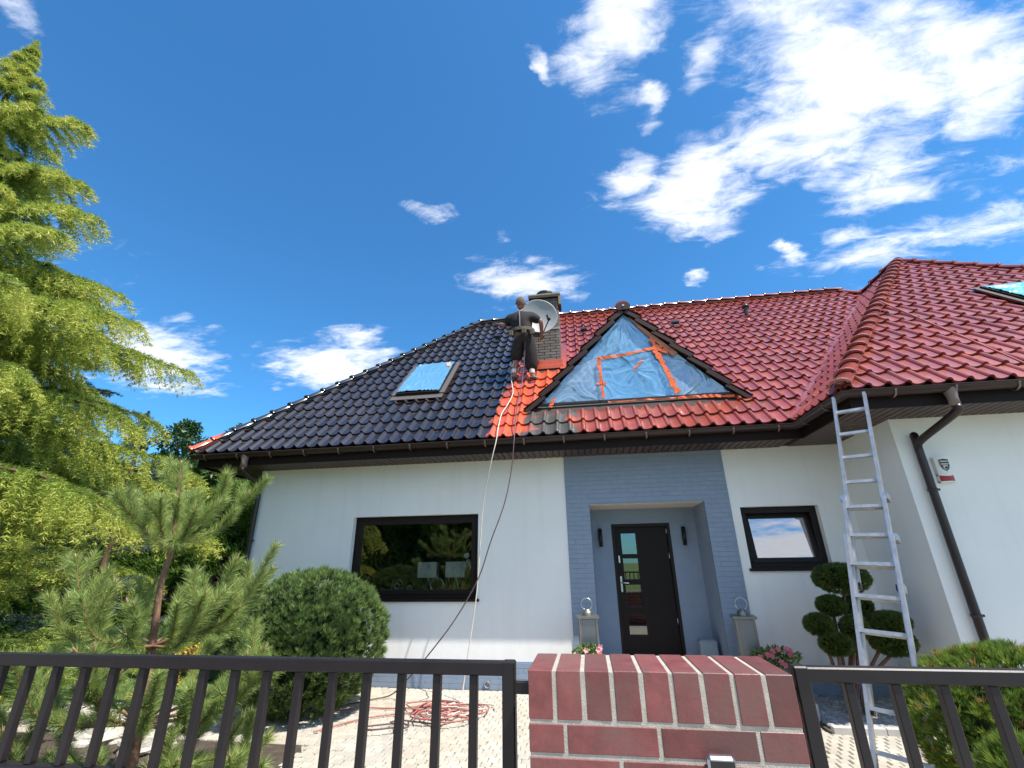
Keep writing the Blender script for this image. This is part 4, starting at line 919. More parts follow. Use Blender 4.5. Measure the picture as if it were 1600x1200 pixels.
# ------------------------------------------------------------------ foliage tools
def needles(P_, D_, ln, wd_, spread=.0, tint_=None, jit=.15):
    n = len(P_); D_ = D_/np.linalg.norm(D_, axis=1, keepdims=True)
    r_ = rng.normal(size=(n, 3)); s_ = np.cross(D_, r_); s_ /= np.linalg.norm(s_, axis=1, keepdims=True)+1e-9
    L = (ln*(1+rng.uniform(-jit, jit, n)))[:, None]
    return np.stack([P_-s_*wd_*.5, P_+s_*wd_*.5, P_+D_*L], 1)
def cone_dirs(axis, n, lo, hi):
    """n random directions at an angle lo..hi from each axis; axis (m,3) -> (m*n,3)"""
    ax_ = np.repeat(axis/np.linalg.norm(axis, axis=1, keepdims=True), n, 0); r_ = rng.normal(size=ax_.shape); p = np.cross(ax_, r_); p /= np.linalg.norm(p, axis=1, keepdims=True)+1e-9
    a = rng.uniform(lo, hi, len(ax_))[:, None]; return ax_*np.cos(a)+p*np.sin(a)
def ellips_pts(n, c, r, zmin=-9, surf=.0):
    d = rng.normal(size=(n, 3)); d /= np.linalg.norm(d, axis=1, keepdims=True); d = d[d[:, 2] > zmin]
    rad = (1-surf*rng.random(len(d))**1.5)[:, None]; return np.array(c)+d*rad*np.array(r), d
def blob(name, c, r, m, parent, lump=.08, sub=3, zcut=None, seed=0):
    bm = bmesh.new(); bmesh.ops.create_icosphere(bm, subdivisions=sub, radius=1)
    for v in bm.verts:
        d = v.co.normalized(); k = 1+lump*mnoise.noise(d*3+Vector((seed, 0, 0)))*2; v.co = Vector((c[0]+d.x*r[0]*k, c[1]+d.y*r[1]*k, c[2]+d.z*r[2]*k))
    me = bpy.data.meshes.new(name); bm.to_mesh(me); bm.free(); me.polygons.foreach_set('use_smooth', [True]*len(me.polygons)); return link(name, me, parent, m)
m_core = pmat('inner_foliage_shade', (.012, .022, .008), .95, spec=.0)  # opaque cores; the shade inside the foliage is put into this dark green
lf_dpine = leafmat('dwarf_pine_needles', [(.06, .10, .03), (.14, .21, .06), (.26, .36, .11)], .5, .15)
lf_mugo = leafmat('mugo_needles', [(.06, .11, .02), (.15, .24, .035), (.28, .36, .05), (.36, .20, .07)], .5, .25)
lf_pine = leafmat('black_pine_needles', [(.13, .20, .06), (.28, .37, .10), (.50, .57, .18)], .42, .3)
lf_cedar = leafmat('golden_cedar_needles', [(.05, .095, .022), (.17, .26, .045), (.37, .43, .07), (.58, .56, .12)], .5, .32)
lf_spruce = leafmat('blue_spruce_needles', [(.04, .075, .06), (.09, .14, .12), (.17, .22, .19)], .5, .15)
lf_darkconifer = leafmat('dark_conifer_needles', [(.015, .035, .022), (.03, .06, .035)], .6, .1)
lf_hedge = leafmat('thuja_sprays', [(.035, .085, .014), (.075, .15, .022), (.14, .22, .035)], .5, .3)
lf_broad = leafmat('broad_leaves', [(.02, .055, .012), (.045, .10, .02), (.09, .15, .03)], .45, .3)
lf_yellow = leafmat('golden_leaves', [(.28, .22, .03), (.5, .40, .06), (.62, .52, .12)], .5, .3)
lf_purple = leafmat('purple_leaves', [(.03, .01, .012), (.07, .02, .022)], .4, .15)
lf_topiary = leafmat('topiary_needles', [(.035, .06, .014), (.085, .13, .028), (.18, .23, .045)], .5, .15)
lf_grass = leafmat('grass_blades', [(.06, .11, .02), (.12, .19, .035), (.2, .26, .06)], .6, .3)

def tufted(c, r, n, per, ln, wd_, up_=.8, zmin=-.6, surf=.12, cone=(.15, .75)):
    p, d = ellips_pts(n, c, r, zmin, surf); lump = np.array([1+.06*mnoise.noise(Vector(q*4)) for q in d])[:, None]; p = np.array(c)+(p-np.array(c))*lump
    ax_ = d+np.array([0, 0, up_]); P_ = np.repeat(p, per, 0); D_ = cone_dirs(ax_, per, *cone); t = np.repeat(np.clip(rng.normal(.5, .25, len(p)), 0, 1), per)
    P_ = P_+D_*rng.uniform(-.3, .3, len(P_))[:, None]*ln
    return needles(P_, D_, ln, wd_), t
# dwarf pine globe
th_ = empty('globe_pine_shrub', (-3.62, -1.35, 0), 'large rounded dark green dwarf pine shrub under the left end of the big window', 'shrub')
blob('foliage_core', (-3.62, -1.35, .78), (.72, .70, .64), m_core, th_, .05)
T_, t_ = tufted((-3.62, -1.35, .80), (.95, .92, .82), 3400, 42, .075, .0075, .9, -.95); bulk('foliage', T_, lf_dpine, th_, t_)
q = MB(); q.tube([(-3.62, -1.35, -.02), (-3.6, -1.34, .4)], .05, 8); q.build('stem', m_bark, th_)
# mugo mound right
th_ = empty('mountain_pine_shrub', (2.92, -3.25, 0), 'low rounded yellow-green mountain pine behind the right fence', 'shrub')
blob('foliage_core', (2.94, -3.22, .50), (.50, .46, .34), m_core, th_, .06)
T_, t_ = tufted((2.94, -3.22, .56), (.72, .66, .50), 3600, 30, .06, .006, 1.0, -.8); t_ = np.clip(t_*.75, 0, .7); k = rng.random(len(t_)) < .07; t_ = np.where(np.repeat(rng.random(len(t_)//30) < .06, 30), .95, t_); bulk('foliage', T_, lf_mugo, th_, t_)
q = MB(); q.tube([(2.92, -3.25, -.02), (2.92, -3.25, .3)], .05, 8); q.build('stem', m_bark, th_)
th_ = empty('mountain_pine_shrub', (2.16, -4.2, 0), 'small bright green pine tuft at the lower right corner behind the fence bars', 'shrub')
blob('foliage_core', (2.18, -4.2, .50), (.13, .15, .2), m_core, th_, .06, 2)
T_, t_ = tufted((2.18, -4.2, .52), (.19, .22, .26), 700, 26, .055, .005, 1.0, -.9); bulk('foliage', T_, lf_mugo, th_, t_*.7)
q = MB(); q.tube([(2.18, -4.2, -.02), (2.18, -4.2, .4)], .02, 8); q.build('stem', m_bark, th_)
# cloud pruned topiary
th_ = empty('cloud_pruned_pine', (2.85, -.85, 0), 'cloud pruned pine with round dark green pads in front of the wing wall', 'topiary')
balls = [(3.03, -.9, 1.46, .34, .21), (2.87, -.85, 1.155, .17, .13), (3.18, -.8, 1.15, .17, .14), (2.66, -.9, .955, .17, .14), (2.76, -.98, .765, .18, .145), (3.02, -.95, .93, .16, .15), (2.98, -.8, .74, .16, .13), (3.40, -.95, .99, .24, .13), (3.40, -.92, .78, .25, .17)]
for i, (x, y, z, r, h) in enumerate(balls):
    q = MB(); q.tube(spline([(2.85+.03*i-.1, -.82, 0), (2.85+.3*(x-2.85), -.80, .3), (x, y, z-h*.5)], 6), [.018]*13, 7); q.build('stem', m_bark, th_)
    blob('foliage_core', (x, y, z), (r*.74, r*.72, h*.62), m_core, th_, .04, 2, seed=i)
    T_, t_ = tufted((x, y, z), (r*.87, r*.83, h*.76), int(900*r/.2), 18, .035, .0055, .5, -1.1, .1); o = bulk('foliage_pad', T_, lf_topiary, th_, t_)
# bed gravel stones
st = [box_mesh('stone', .06, .045, .03, m_gravel, .012, .2) for _ in range(4)]
V_ = []; F_ = []; base = 0
for k in range(2600):
    x, y = rng.uniform(2.42, 5.0), rng.uniform(-1.30, -.03)
    if x > 3.8 and y > -1.32 and y > -1.30: 
        if x > 3.85: continue
    me = st[k % 4]; m_ = Matrix.LocRotScale(Vector((x, y, .02+rng.uniform(0, .012))), Matrix.Rotation(rng.uniform(0, 6.3), 3, 'Z').to_euler(), Vector((1, 1, 1))*rng.uniform(.6, 1.5))
    for v in me.vertices: V_.append(tuple(m_ @ v.co))
    for p in me.polygons: F_.append(tuple(i+base for i in p.vertices))
    base += len(me.vertices)
me = bpy.data.meshes.new('gravel'); me.from_pydata(V_, [], F_); tag(link('gravel', me, None, m_gravel), 'grey stone chippings under the cloud pruned pine', 'gravel', kind='stuff')
kb = MB(); x = 2.36
while x < 3.9: kb.box(x, x+.245, -1.42, -1.355, -.02, .075, .006); x += .25
o = kb.build('bed_edging', m_slab); o['kind'] = 'structure'

# young black pine behind the left fence
th_ = empty('young_pine', (-3.42, -3.95, 0), 'young long-needled pine with brown candle buds behind the left fence', 'pine tree')
PX = -3.42; PY = -3.95
trunk = [(-3.33, PY, 0), (-3.33, PY, .4), (-3.40, PY, 1.1), (-3.46, PY, 1.55), (-3.44, PY, 1.85), (-3.50, PY, 2.2), (-3.55, PY, 2.52)]
sh = []   # (points list, radius, leaf start fraction)
def up_shoot(a, b, bend=.25): 
    a = Vector(a); b = Vector(b); m1 = a.lerp(b, .5)+Vector(((b.x-a.x)*.18, (b.y-a.y)*.18, -abs(bend)*(b-a).length*.28)); return [a, m1, b]
W1z = (-3.44, PY, 1.83)
for e in ((-3.90, PY-.05, 2.30), (-3.72, PY+.30, 2.35), (-3.66, PY-.32, 2.28), (-3.02, PY-.02, 2.36), (-3.12, PY+.35, 2.32), (-3.28, PY-.38, 2.2), (-3.95, PY+.35, 2.12), (-2.98, PY-.35, 2.1)): sh.append((up_shoot(W1z, e), .012, .1))
sh.append(([Vector((-3.44, PY, 1.85)), Vector((-3.49, PY, 2.2)), Vector((-3.56, PY, 2.56))], .013, .05))
W2z = (-3.40, PY, 1.12); ends2 = [(-4.24, PY-.1, 1.78), (-4.12, PY+.45, 1.58), (-4.0, PY-.4, 1.5), (-2.74, PY-.1, 1.74), (-2.56, PY+.1, 1.84), (-2.84, PY+.5, 1.66), (-2.70, PY-.4, 1.5), (-3.8, PY+.6, 1.5), (-3.1, PY+.6, 1.5), (-3.6, PY-.5, 1.5), (-3.15, PY-.5, 1.45)]
for e in ends2: sh.append((up_shoot(W2z, e, .5), .013, .22))
W3z = (-3.34, PY, .62)
for k in range(12):
    a = k/12*6.283+.2; r = random.uniform(.7, 1.05); sh.append((up_shoot(W3z, (-3.38+math.cos(a)*r, PY+math.sin(a)*r*.8, random.uniform(.85, 1.2)), .45), .013, .22))
W4z = (-3.33, PY, .3)
for k in range(11):
    a = k/11*6.283+.5; r = random.uniform(.7, 1.15); sh.append((up_shoot(W4z, (-3.35+math.cos(a)*r, PY+math.sin(a)*r*.75, random.uniform(.35, .75)), .3), .012, .25))
q = MB(); q.tube(spline(trunk, 4), [.035-.023*i/24 for i in range(25)], 8); q.build('trunk', m_barkp, th_)
qb = MB(); NP, ND, NT = [], [], []; buds = []
def needle_shoot(pts, start, dens, tn):
    P_ = np.array([list(p) for p in pts]); n = len(P_); tt = rng.uniform(start, 1, dens)*(n-1); i = np.minimum(tt.astype(int), n-2); f = (tt-i)[:, None]
    pos = P_[i]*(1-f)+P_[i+1]*f; ax_ = P_[i+1]-P_[i]; NP.append(pos); ND.append(cone_dirs(ax_, 1, .45, 1.05)); NT.append(np.clip(rng.normal(tn, .2, dens), 0, 1))
for pts, r, stt in sh:
    sp = spline(pts, 6); nn2 = len(sp); qb.tube(sp, [r*(1-.5*i/nn2) for i in range(nn2)], 6)
    L = sum((sp[i+1]-sp[i]).length for i in range(nn2-1)); tn = random.uniform(.35, .6)
    needle_shoot(sp, stt, int(1350*L), tn); buds.append((sp[-1], (sp[-1]-sp[-3]).normalized()))
    # side twigs
    for s_ in range(random.randint(2, 4)):
        k = random.randint(int(nn2*.35), int(nn2*.8)); a = sp[k]; d = (sp[min(k+2, nn2-1)]-sp[k]).normalized(); sd = d.cross(Vector((random.uniform(-1, 1), random.uniform(-1, 1), .3))).normalized()
        b = a+(d*.55+sd*.6+Vector((0, 0, .35))).normalized()*random.uniform(.18, .34); tw = [a, a.lerp(b, .5)+Vector((0, 0, -.01)), b]; ts = spline(tw, 3)
        qb.tube(ts, .006, 5); needle_shoot(ts, .1, int(1550*(b-a).length), tn); buds.append((b, (b-a).normalized()))
qb.build('branches', m_barkp, th_)
P_ = np.concatenate(NP); D_ = np.concatenate(ND); bulk('needles', needles(P_, D_, .095, .0042), lf_pine, th_, np.concatenate(NT))
for p, d in buds:
    if random.random() < .5:
        qb = MB(); e = p+d*random.uniform(.03, .055); qb.tube([p, p.lerp(e, .5), e], [.006, .0085, .003], 6); qb.build('bud', m_bud, th_)

# golden cedar at the left
def conifer(name, base, H, R0, nb, mats, label, cat, amin=-3.2, amax=3.2, zlo=.12, dens=1.0, explicit=(), droop=.35, nl=.055, nw=.012, bark=None, per=9, lean=(0, 0), pw_=.9, tintbase=.55):
    t = empty(name, base, label, cat); b = Vector(base); top = b+Vector((lean[0], lean[1], H))
    q = MB(); q.tube([b+Vector((0, 0, -.05)), b.lerp(top, .5), top], [H*.018, H*.010, .012], 9); q.build('trunk', bark or m_bark, t)
    br = []
    for k in range(nb):
        z = zlo+(1-zlo)*(k+random.random())/nb; z = z**.92; L = R0*(1-z)**pw_*random.uniform(.66, 1.1)+.22*(1-z)+.02; br.append((z, random.uniform(amin, amax), L))
    for e in explicit: br.append(e)
    NP, ND, NT, NK = [], [], [], []
    for z, a, L in br:
        qb = MB()
        o = b.lerp(top, z); dh = Vector((math.cos(a), math.sin(a), 0)); n = 9; sp = []
        for i in range(n):
            s_ = i/(n-1); sp.append(o+dh*L*s_+Vector((0, 0, L*(.26*s_-droop*1.05*s_*s_)))+Vector((random.uniform(-1, 1), random.uniform(-1, 1), random.uniform(-.5, .5)))*.02*L*s_)
        qb.tube(sp, [max(.005, L*.008*(1-.9*i/n)) for i in range(n)], 5); qb.build('branch', bark or m_bark, t)
        away = math.cos(a) < -.35 and base[0] < -7
        nt_ = int((10+L*11)*dens*(.35 if away else 1)); S = np.array([list(p) for p in sp])
        for j in range(nt_):
            s_ = .12+.88*random.random()**.8; f = s_*(n-1); i = min(int(f), n-2); p = S[i]+(S[i+1]-S[i])*(f-i)
            sd = 1 if j % 2 else -1; perp = np.array([-dh.y, dh.x, 0])*sd; l2 = (min(.20, .06+.14*L)+.30*L*(1-s_)**.8*.8)*random.uniform(.6, 1.1)
            l2 = min(l2, 1.0)
            d = np.array(dh)*.75+perp*random.uniform(.2, 1.0)+np.array([0, 0, random.uniform(-.25, .15)]); d /= np.linalg.norm(d)
            m_ = max(3, int(l2/.035)); ss = np.linspace(0, 1, m_)[:, None]; pts = p+d*l2*ss+np.array([0, 0, -1])*l2*(droop*1.5+(.35 if droop > .3 else 0))*ss**2
            dd = (Vector(p)-CAM).length/9.5; k_ = min(1.25, max(.5, dd)); pe = max(per, int(per*k_**-1.7)) if not away else per
            ax_ = np.gradient(pts, axis=0); P2 = np.repeat(pts, pe, 0)+rng.normal(0, .012, (m_*pe, 3)); D2 = cone_dirs(ax_, pe, .4, 1.2)+np.array([0, 0, .2])
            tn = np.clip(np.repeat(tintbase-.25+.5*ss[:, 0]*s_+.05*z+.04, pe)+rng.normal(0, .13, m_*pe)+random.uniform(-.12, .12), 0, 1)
            NP.append(P2); ND.append(D2); NT.append(tn); NK.append(np.full(len(tn), k_))
    f_ = rng.uniform(.87, 1.015, 900)[:, None]; lp = np.array(b)+(np.array(top)-np.array(b))*f_; ro_ = (1.02-f_)*H*.10
    lp = lp+rng.normal(0, 1, (900, 3))*ro_*np.array([1, 1, .4]); NP.append(np.repeat(lp, 4, 0)); ND.append(cone_dirs(np.tile([0, 0, 1.], (3600, 1)), 1, .2, 1.1)); NT.append(np.clip(rng.normal(tintbase+.1, .12, 3600), 0, 1)); NK.append(np.full(3600, 1.1))
    P_ = np.concatenate(NP); D_ = np.concatenate(ND)
    K_ = np.concatenate(NK)[:, None]; D_ = D_/np.linalg.norm(D_, axis=1, keepdims=True); T0 = needles(P_, D_, 1.0, 1.0); c0 = P_[:, None, :]; T0 = c0+(T0-c0)*np.array([nw, nw, nl])[None, :, None]*K_[:, :, None]; bulk('crown', T0, mats, t, np.concatenate(NT)); return len(P_)
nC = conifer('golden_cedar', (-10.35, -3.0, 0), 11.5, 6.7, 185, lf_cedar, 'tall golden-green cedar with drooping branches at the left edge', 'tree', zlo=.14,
    explicit=[(.79, .0, 2.25), (.80, -.2, 1.6), (.62, .05, 3.1), (.56, -.1, 3.3), (.45, .0, 4.8), (.44, -.25, 4.6), (.43, .25, 4.7), (.24, -.05, 5.6), (.23, .2, 5.6), (.34, .1, 4.6), (.36, -.15, 4.3), (.30, .3, 4.9), (.52, .15, 3.6), (.69, .0, 2.3), (.72, .3, 2.0), (.92, .2, .45), (.88, .1, .75)], dens=2.0, nl=.065, nw=.0125, per=9, tintbase=.6, pw_=1.28)
nS = conifer('blue_spruce', (-9.6, .9, 0), 4.9, 1.9, 60, lf_spruce, 'blue-grey spruce under the drooping golden cedar branches', 'tree', zlo=.05, droop=.1, per=6, nl=.04, nw=.01, dens=.8)
nD = conifer('dark_spruce', (-12.6, 1.2, 0), 8.2, 3.0, 60, lf_darkconifer, 'thin dark spruce showing through gaps behind the golden cedar', 'tree', zlo=.2, droop=.12, per=7, nl=.06, nw=.012, dens=1.2)
nJ = conifer('golden_juniper', (-6.75, -3.3, 0), 2.25, 1.75, 60, lf_cedar, 'low spreading yellow-green conifer at the left edge below the cedar', 'shrub', zlo=.05, droop=.18, per=9, nl=.045, nw=.011, pw_=.5, tintbase=.55)

# thuja hedge
hd = empty('hedge', (-11, 4, 0), 'clipped green conifer hedge along the lawn behind the young pine', 'hedge')
hc = MB(); hc.box(-19, -5.2, 4.0, 4.9, 0, 3.55); hc.build('hedge_core', m_core, hd)
n = 62000; side = rng.random(n) < .82; x = rng.uniform(-19.1, -5.1, n); z = np.where(side, rng.uniform(0, 3.7, n), 3.65); y = np.where(side, 3.95, rng.uniform(3.95, 4.95, n))
lump = np.array([mnoise.noise(Vector((a*.9, c*.9, b*.9)))*.32+mnoise.noise(Vector((a*3.1, c*3.1, b*3)))*.13 for a, b, c in zip(x, y, z)])
P_ = np.stack([x, y-lump*side-.06, z+lump*(~side)*1.2], 1)+rng.normal(0, .03, (n, 3)); D_ = np.stack([rng.normal(0, .45, n), -.5+rng.normal(0, .35, n), .7+rng.normal(0, .35, n)], 1)
bulk('foliage', needles(P_, D_, .15, .045), lf_hedge, hd, np.clip(rng.normal(.5, .22, n)+lump, 0, 1))
def broadtree(base, H, R_, label, cat='tree', n=26000, leaf=.17, mats=None, nclump=60, seed=0, name='deciduous_tree', zc=.62):
    t = empty(name, base, label, cat); b = np.array(base); q = MB(); q.tube([Vector(base)+Vector((0, 0, -.05)), Vector(base)+Vector((0, 0, H*.35)), Vector(base)+Vector((.1, 0, H*.75))], [H*.03, H*.02, .02], 8)
    cl, _ = ellips_pts(nclump, b+np.array([0, 0, H*zc]), (R_, R_, H*(1-zc)), -.8, .7)
    for c_ in cl[:14]: q.tube([Vector(base)+Vector((0, 0, H*random.uniform(.25, .5))), Vector(c_)], [.05, .015], 5)
    q.build('trunk', m_bark, t)
    k = rng.integers(0, len(cl), n); rr_ = rng.uniform(.14, .3, len(cl))*R_; d = rng.normal(size=(n, 3)); d /= np.linalg.norm(d, axis=1, keepdims=True)
    P_ = cl[k]+d*(rr_[k]*rng.random(n)**.35)[:, None]*np.array([1, 1, .75]); D_ = d*.6+rng.normal(0, .6, (n, 3))+np.array([0, 0, -.1])
    bulk('crown', needles(P_, D_, leaf, leaf*.62), mats or lf_broad, t, np.clip(.5+(rng.random(len(cl))[k]-.5)*.6+rng.normal(0, .15, n), 0, 1))
broadtree((-15.2, 9.0, 0), 7.2, 2.6, 'mid green broad-leaved tree behind the hedge left of the roof corner', seed=1)
broadtree((-18.6, 9.5, 0), 6.9, 2.6, 'darker broad-leaved tree behind the hedge partly behind the cedar tips', seed=2)
broadtree((-12.4, 8.0, 0), 5.2, 2.4, 'leafy tree just left of the house corner beyond the hedge', seed=3)
broadtree((-22.5, 8.5, 0), 8.0, 3.2, 'tree behind the hedge far left mostly behind the cedar', seed=4, n=20000)
th_ = broadtree((-5.65, -1.35, 0), .85, .42, 'small golden-leaved shrub beyond the young pine trunk', 'shrub', 3600, .035, lf_yellow, 26, name='golden_shrub', zc=.55)
broadtree((-6.9, .6, 0), 1.95, .5, 'dark purple-leaved shrub near the left corner of the house', 'shrub', 3500, .09, lf_purple, 22, name='purple_shrub', zc=.6)
broadtree((-7.7, -2.6, 0), .95, .75, 'low dull green juniper behind the leftmost fence bars', 'shrub', 14000, .05, lf_hedge, 30, name='low_juniper', zc=.4)
# trees across the street, mirrored in the window panes
for k, (x, y, H_, lb) in enumerate(((-6.5, -19, 7.5, 'tree across the street mirrored left of centre in the big window'), (-14, -20, 9, 'taller tree far left across the street'))):
    broadtree((x, y, 0), H_, 2.6, lb, 'tree', 14000, .34, lf_hedge if k % 2 else lf_broad, 50, zc=.5)
h2 = empty('hedge', (-11, -16, 0), 'tall dark hedge across the street mirrored in the window glass', 'hedge')
hc = MB(); hc.box(-24, -3.2, -17.2, -16.2, 0, 4.2); hc.build('hedge_core', m_core, h2)
n = 26000; P_ = np.stack([rng.uniform(-24.2, -3, n), -16.1+rng.normal(0, .2, n), rng.uniform(0, 4.5, n)], 1); D_ = np.stack([rng.normal(0, .5, n), .5+rng.normal(0, .3, n), .6+rng.normal(0, .4, n)], 1)
lm = np.array([mnoise.noise(Vector((a*.6, 0, c*.6))) for a, c in zip(P_[:, 0], P_[:, 2])]); P_[:, 1] += lm*.9; bulk('foliage', needles(P_, D_, .3, .12), lf_hedge, h2, np.clip(.4+lm+rng.normal(0, .15, n), 0, 1))
# far bank of garden trees so the horizon is closed
n = 30000; x = rng.uniform(-60, 40, n); P_ = np.stack([x, 26+rng.uniform(0, 3, n), rng.random(n)*(3.6+1.2*np.sin(x*.35)+.6*np.sin(x*1.1))], 1)
tag(bulk('distant_trees', needles(P_, rng.normal(size=(n, 3)), .6, .35), lf_broad, None, np.clip(rng.normal(.45, .2, n), 0, 1)), 'distant line of green trees behind the house and hedge', 'woodland', kind='stuff')

# grass blades on the visible strip of lawn
n = 26000; P_ = np.stack([rng.uniform(-19, -6.3, n), rng.uniform(-.9, 3.9, n), np.zeros(n)], 1); D_ = np.stack([rng.normal(0, .3, n), rng.normal(0, .3, n), np.ones(n)], 1)
tag(bulk('grass', needles(P_, D_, .05, .012), lf_grass, None, rng.random(n)), 'short mown grass on the lawn at the far left', 'grass', kind='stuff')
q = MB()
for x, y, s_ in ((-12.5, 3.6, .13), ): q.box(x-s_, x+s_, y-s_, y+s_, 0, .16, .02)
tag(q.build('terracotta_block', pmat('terracotta', (.4, .14, .08), .8)), 'small terracotta block lying at the hedge end of the lawn', 'stone')
# boulders by the young pine
for i, (x, y, s_, lb) in enumerate(((-6.0, -2.0, .26, 'pale boulder beside the soil bed between fence bars'), (-7.0, -1.75, .22, 'flat pale stone at the far left behind the fence'), (-5.2, -2.4, .22, 'light grey boulder below the young pine'), (-4.5, -2.6, .2, 'rounded grey boulder near the young pine trunk'))):
    bm = bmesh.new(); bmesh.ops.create_icosphere(bm, subdivisions=3, radius=1)
    for v in bm.verts: d = v.co.copy(); v.co = Vector((x+d.x*s_*1.3, y+d.y*s_, d.z*s_*.5+s_*.25))+d*mnoise.noise(d*1.6+Vector((i*9, 0, 0)))*s_*.5
    me = bpy.data.meshes.new('boulder'); bm.to_mesh(me); bm.free(); tag(link('boulder', me, None, pmat('boulder_stone%d' % i, (.48, .44, .38), .9, bump=(25, .8, .01), var=(6, .2))), lb, 'boulder', 'boulders in the front garden')

# flower pots by the lanterns
def flowerpot(x, y, label, pink, big=1.0, lean=0.0):
    t = empty('flower_pot', (x, y, .17), label, 'flower pot', 'flower pots at the porch')
    q = MB(); q.lathe((x, y, .17), [(0, 0), (.09, 0), (.13, .26), (.145, .26), (.145, .29), (.12, .29), (.11, .27), (0, .27)], 18); q.build('pot', m_slab, t)
    n = int(900*big); d = rng.normal(size=(n, 3)); d /= np.linalg.norm(d, axis=1, keepdims=True); P_ = np.array([x+lean*.5, y-.03, .55])+d*rng.random(n)[:, None]**.4*np.array([.19*big+abs(lean), .16, .13*big])
    P_[:, 0] += lean*rng.random(n)
    bulk('leaves', needles(P_, d+rng.normal(0, .5, (n, 3)), .05, .028), lf_dpine, t, rng.random(n))
    q = MB()
    for k in range(int(11*big)):
        a = rng.uniform(-2.9, .3); c = Vector((x+lean*random.random()+.17*math.cos(a)*big, y-.12+.08*math.sin(a), .55+random.uniform(-.05, .14)*big)); r = .03
        f = Vector((random.uniform(-.4, .4), -1, random.uniform(0, .6))).normalized(); u = f.cross(Vector((0, 0, 1))).normalized(); v2 = u.cross(f); ring = [c+(u*math.cos(t_)+v2*math.sin(t_))*r*(1+.22*math.cos(5*t_))-f*.0 for t_ in np.linspace(0, 6.283, 21)[:-1]]
        q.add([c-f*.018]+ring, [(0, i+1, (i+1) % 20+1) for i in range(20)])
    o = q.build('flowers', pmat('petals', pink, .6), t); o['kind'] = 'stuff'
flowerpot(-.10, -.62, 'pot of pale pink petunias in front of the left lantern', (.75, .32, .34))
flowerpot(2.08, -.62, 'pot of dark leaved pink flowers in front of the right lantern', (.5, .13, .18), .95, .10)

# ------------------------------------------------------------------ paint hoses
def hose(name, pts, r, m, label, cat='hose', n=7, jit=0):
    q = MB(); q.tube(spline(pts, n), r, 7); return tag(q.build(name, m), label, cat)
def onr(x, y, h=.07): return tuple(on_main(x, y, h))
hose('paint_hose', [(-1.19, .60, 5.40), (-1.27, .75, 5.12), onr(-1.22, .55), onr(-1.16, .25), onr(-1.20, -.05), onr(-1.27, -.3), onr(-1.27, -.62), (-1.28, -.80, 3.44), (-1.36, -.80, 3.10), (-1.50, -.66, 2.55), (-1.56, -.6, 1.9), (-1.60, -.6, 1.3), (-1.67, -.6, .8), (-1.74, -.62, .3), (-1.76, -.70, .05), (-1.70, -.95, .025), (-1.62, -1.15, .025)], .0085, m_hosew, 'pale hose hanging from the painter over the gutter to the paving')
hose('paint_hose', [(-.93, .47, 5.95), (-.96, .50, 5.5), onr(-1.01, .45, .12), onr(-1.03, .05, .09), onr(-1.02, -.35, .09), onr(-1.0, -.62, .08), (-1.0, -.82, 3.42), (-1.04, -.84, 3.0), (-1.14, -.88, 2.5), (-1.34, -.9, 1.97), (-1.51, -.9, 1.5), (-1.79, -.9, 1.04), (-2.08, -.9, .68), (-2.45, -.80, .30), (-2.75, -.62, .06), (-3.0, -.75, .025), (-3.3, -1.10, .025)], .0085, m_hosed, 'dark red hose swinging in front of the window down to the paving')
pts = []; 
def gp(x, y, z=.028): return (x, y, z)
hose('paint_hose', [gp(-3.3, -1.35), gp(-2.95, -1.12), gp(-2.6, -1.10), gp(-2.3, -1.05), gp(-2.05, -.95), gp(-1.95, -.75), gp(-1.8, -.85)], .0085, m_hoser, 'red hose running along the paving from the coil towards the round shrub')
hose('paint_hose', [gp(-3.05, -2.0), gp(-2.75, -1.55), gp(-2.4, -1.3), gp(-2.0, -1.15), gp(-1.75, -1.0)], .0085, m_hoser, 'red hose trailing from the coil towards the fence')
for j, (cx, cy, rx, ry, col, lb, lp) in enumerate(((-1.82, -1.22, .36, .30, m_hoser, 'tangled coil of red hose on the paving below the window', 9), (-1.68, -1.12, .28, .22, m_hosew, 'loose pale rope loops lying on the red hose coil', 4), (-2.15, -1.78, .24, .14, m_hosed, 'small brown hose loops on the paving nearer the fence', 2))):
    P_ = []
    for k in range(lp*9):
        a = k/9*6.283; e = .80+.32*math.sin(k*1.7+j)+.30*math.sin(k*.43+j)+random.uniform(-.10, .10); P_.append((cx+rx*e*math.cos(a)+.10*math.sin(k*.21+j), cy+ry*e*math.sin(a)+.09*math.cos(k*.27), .03+.0035*(k % 9)+.004*j+.012*(k/9)*.3))
    q = MB(); q.tube(spline(P_, 3), .0085, 6); tag(q.build('hose_coil', col), lb, 'hose')
q = MB(); q.tube(spline([on_wing(5.22, -.02, .12), on_wing(5.19, -.6, .06), on_wing(5.12, -1.3, .06), on_wing(5.04, -1.93, .06)], 6), .011, 6)
q = MB(); q.tube(spline([on_wing(5.0, -.1, .13), on_wing(5.08, -.9, .06), on_wing(5.06, -1.35, .06), on_wing(5.02, -1.92, .06)], 6), .011, 6); tag(q.build('cable', pmat('red_cable', (.3, .06, .05), .5)), 'thin red cable lying diagonally across the right red roof slope', 'cable')

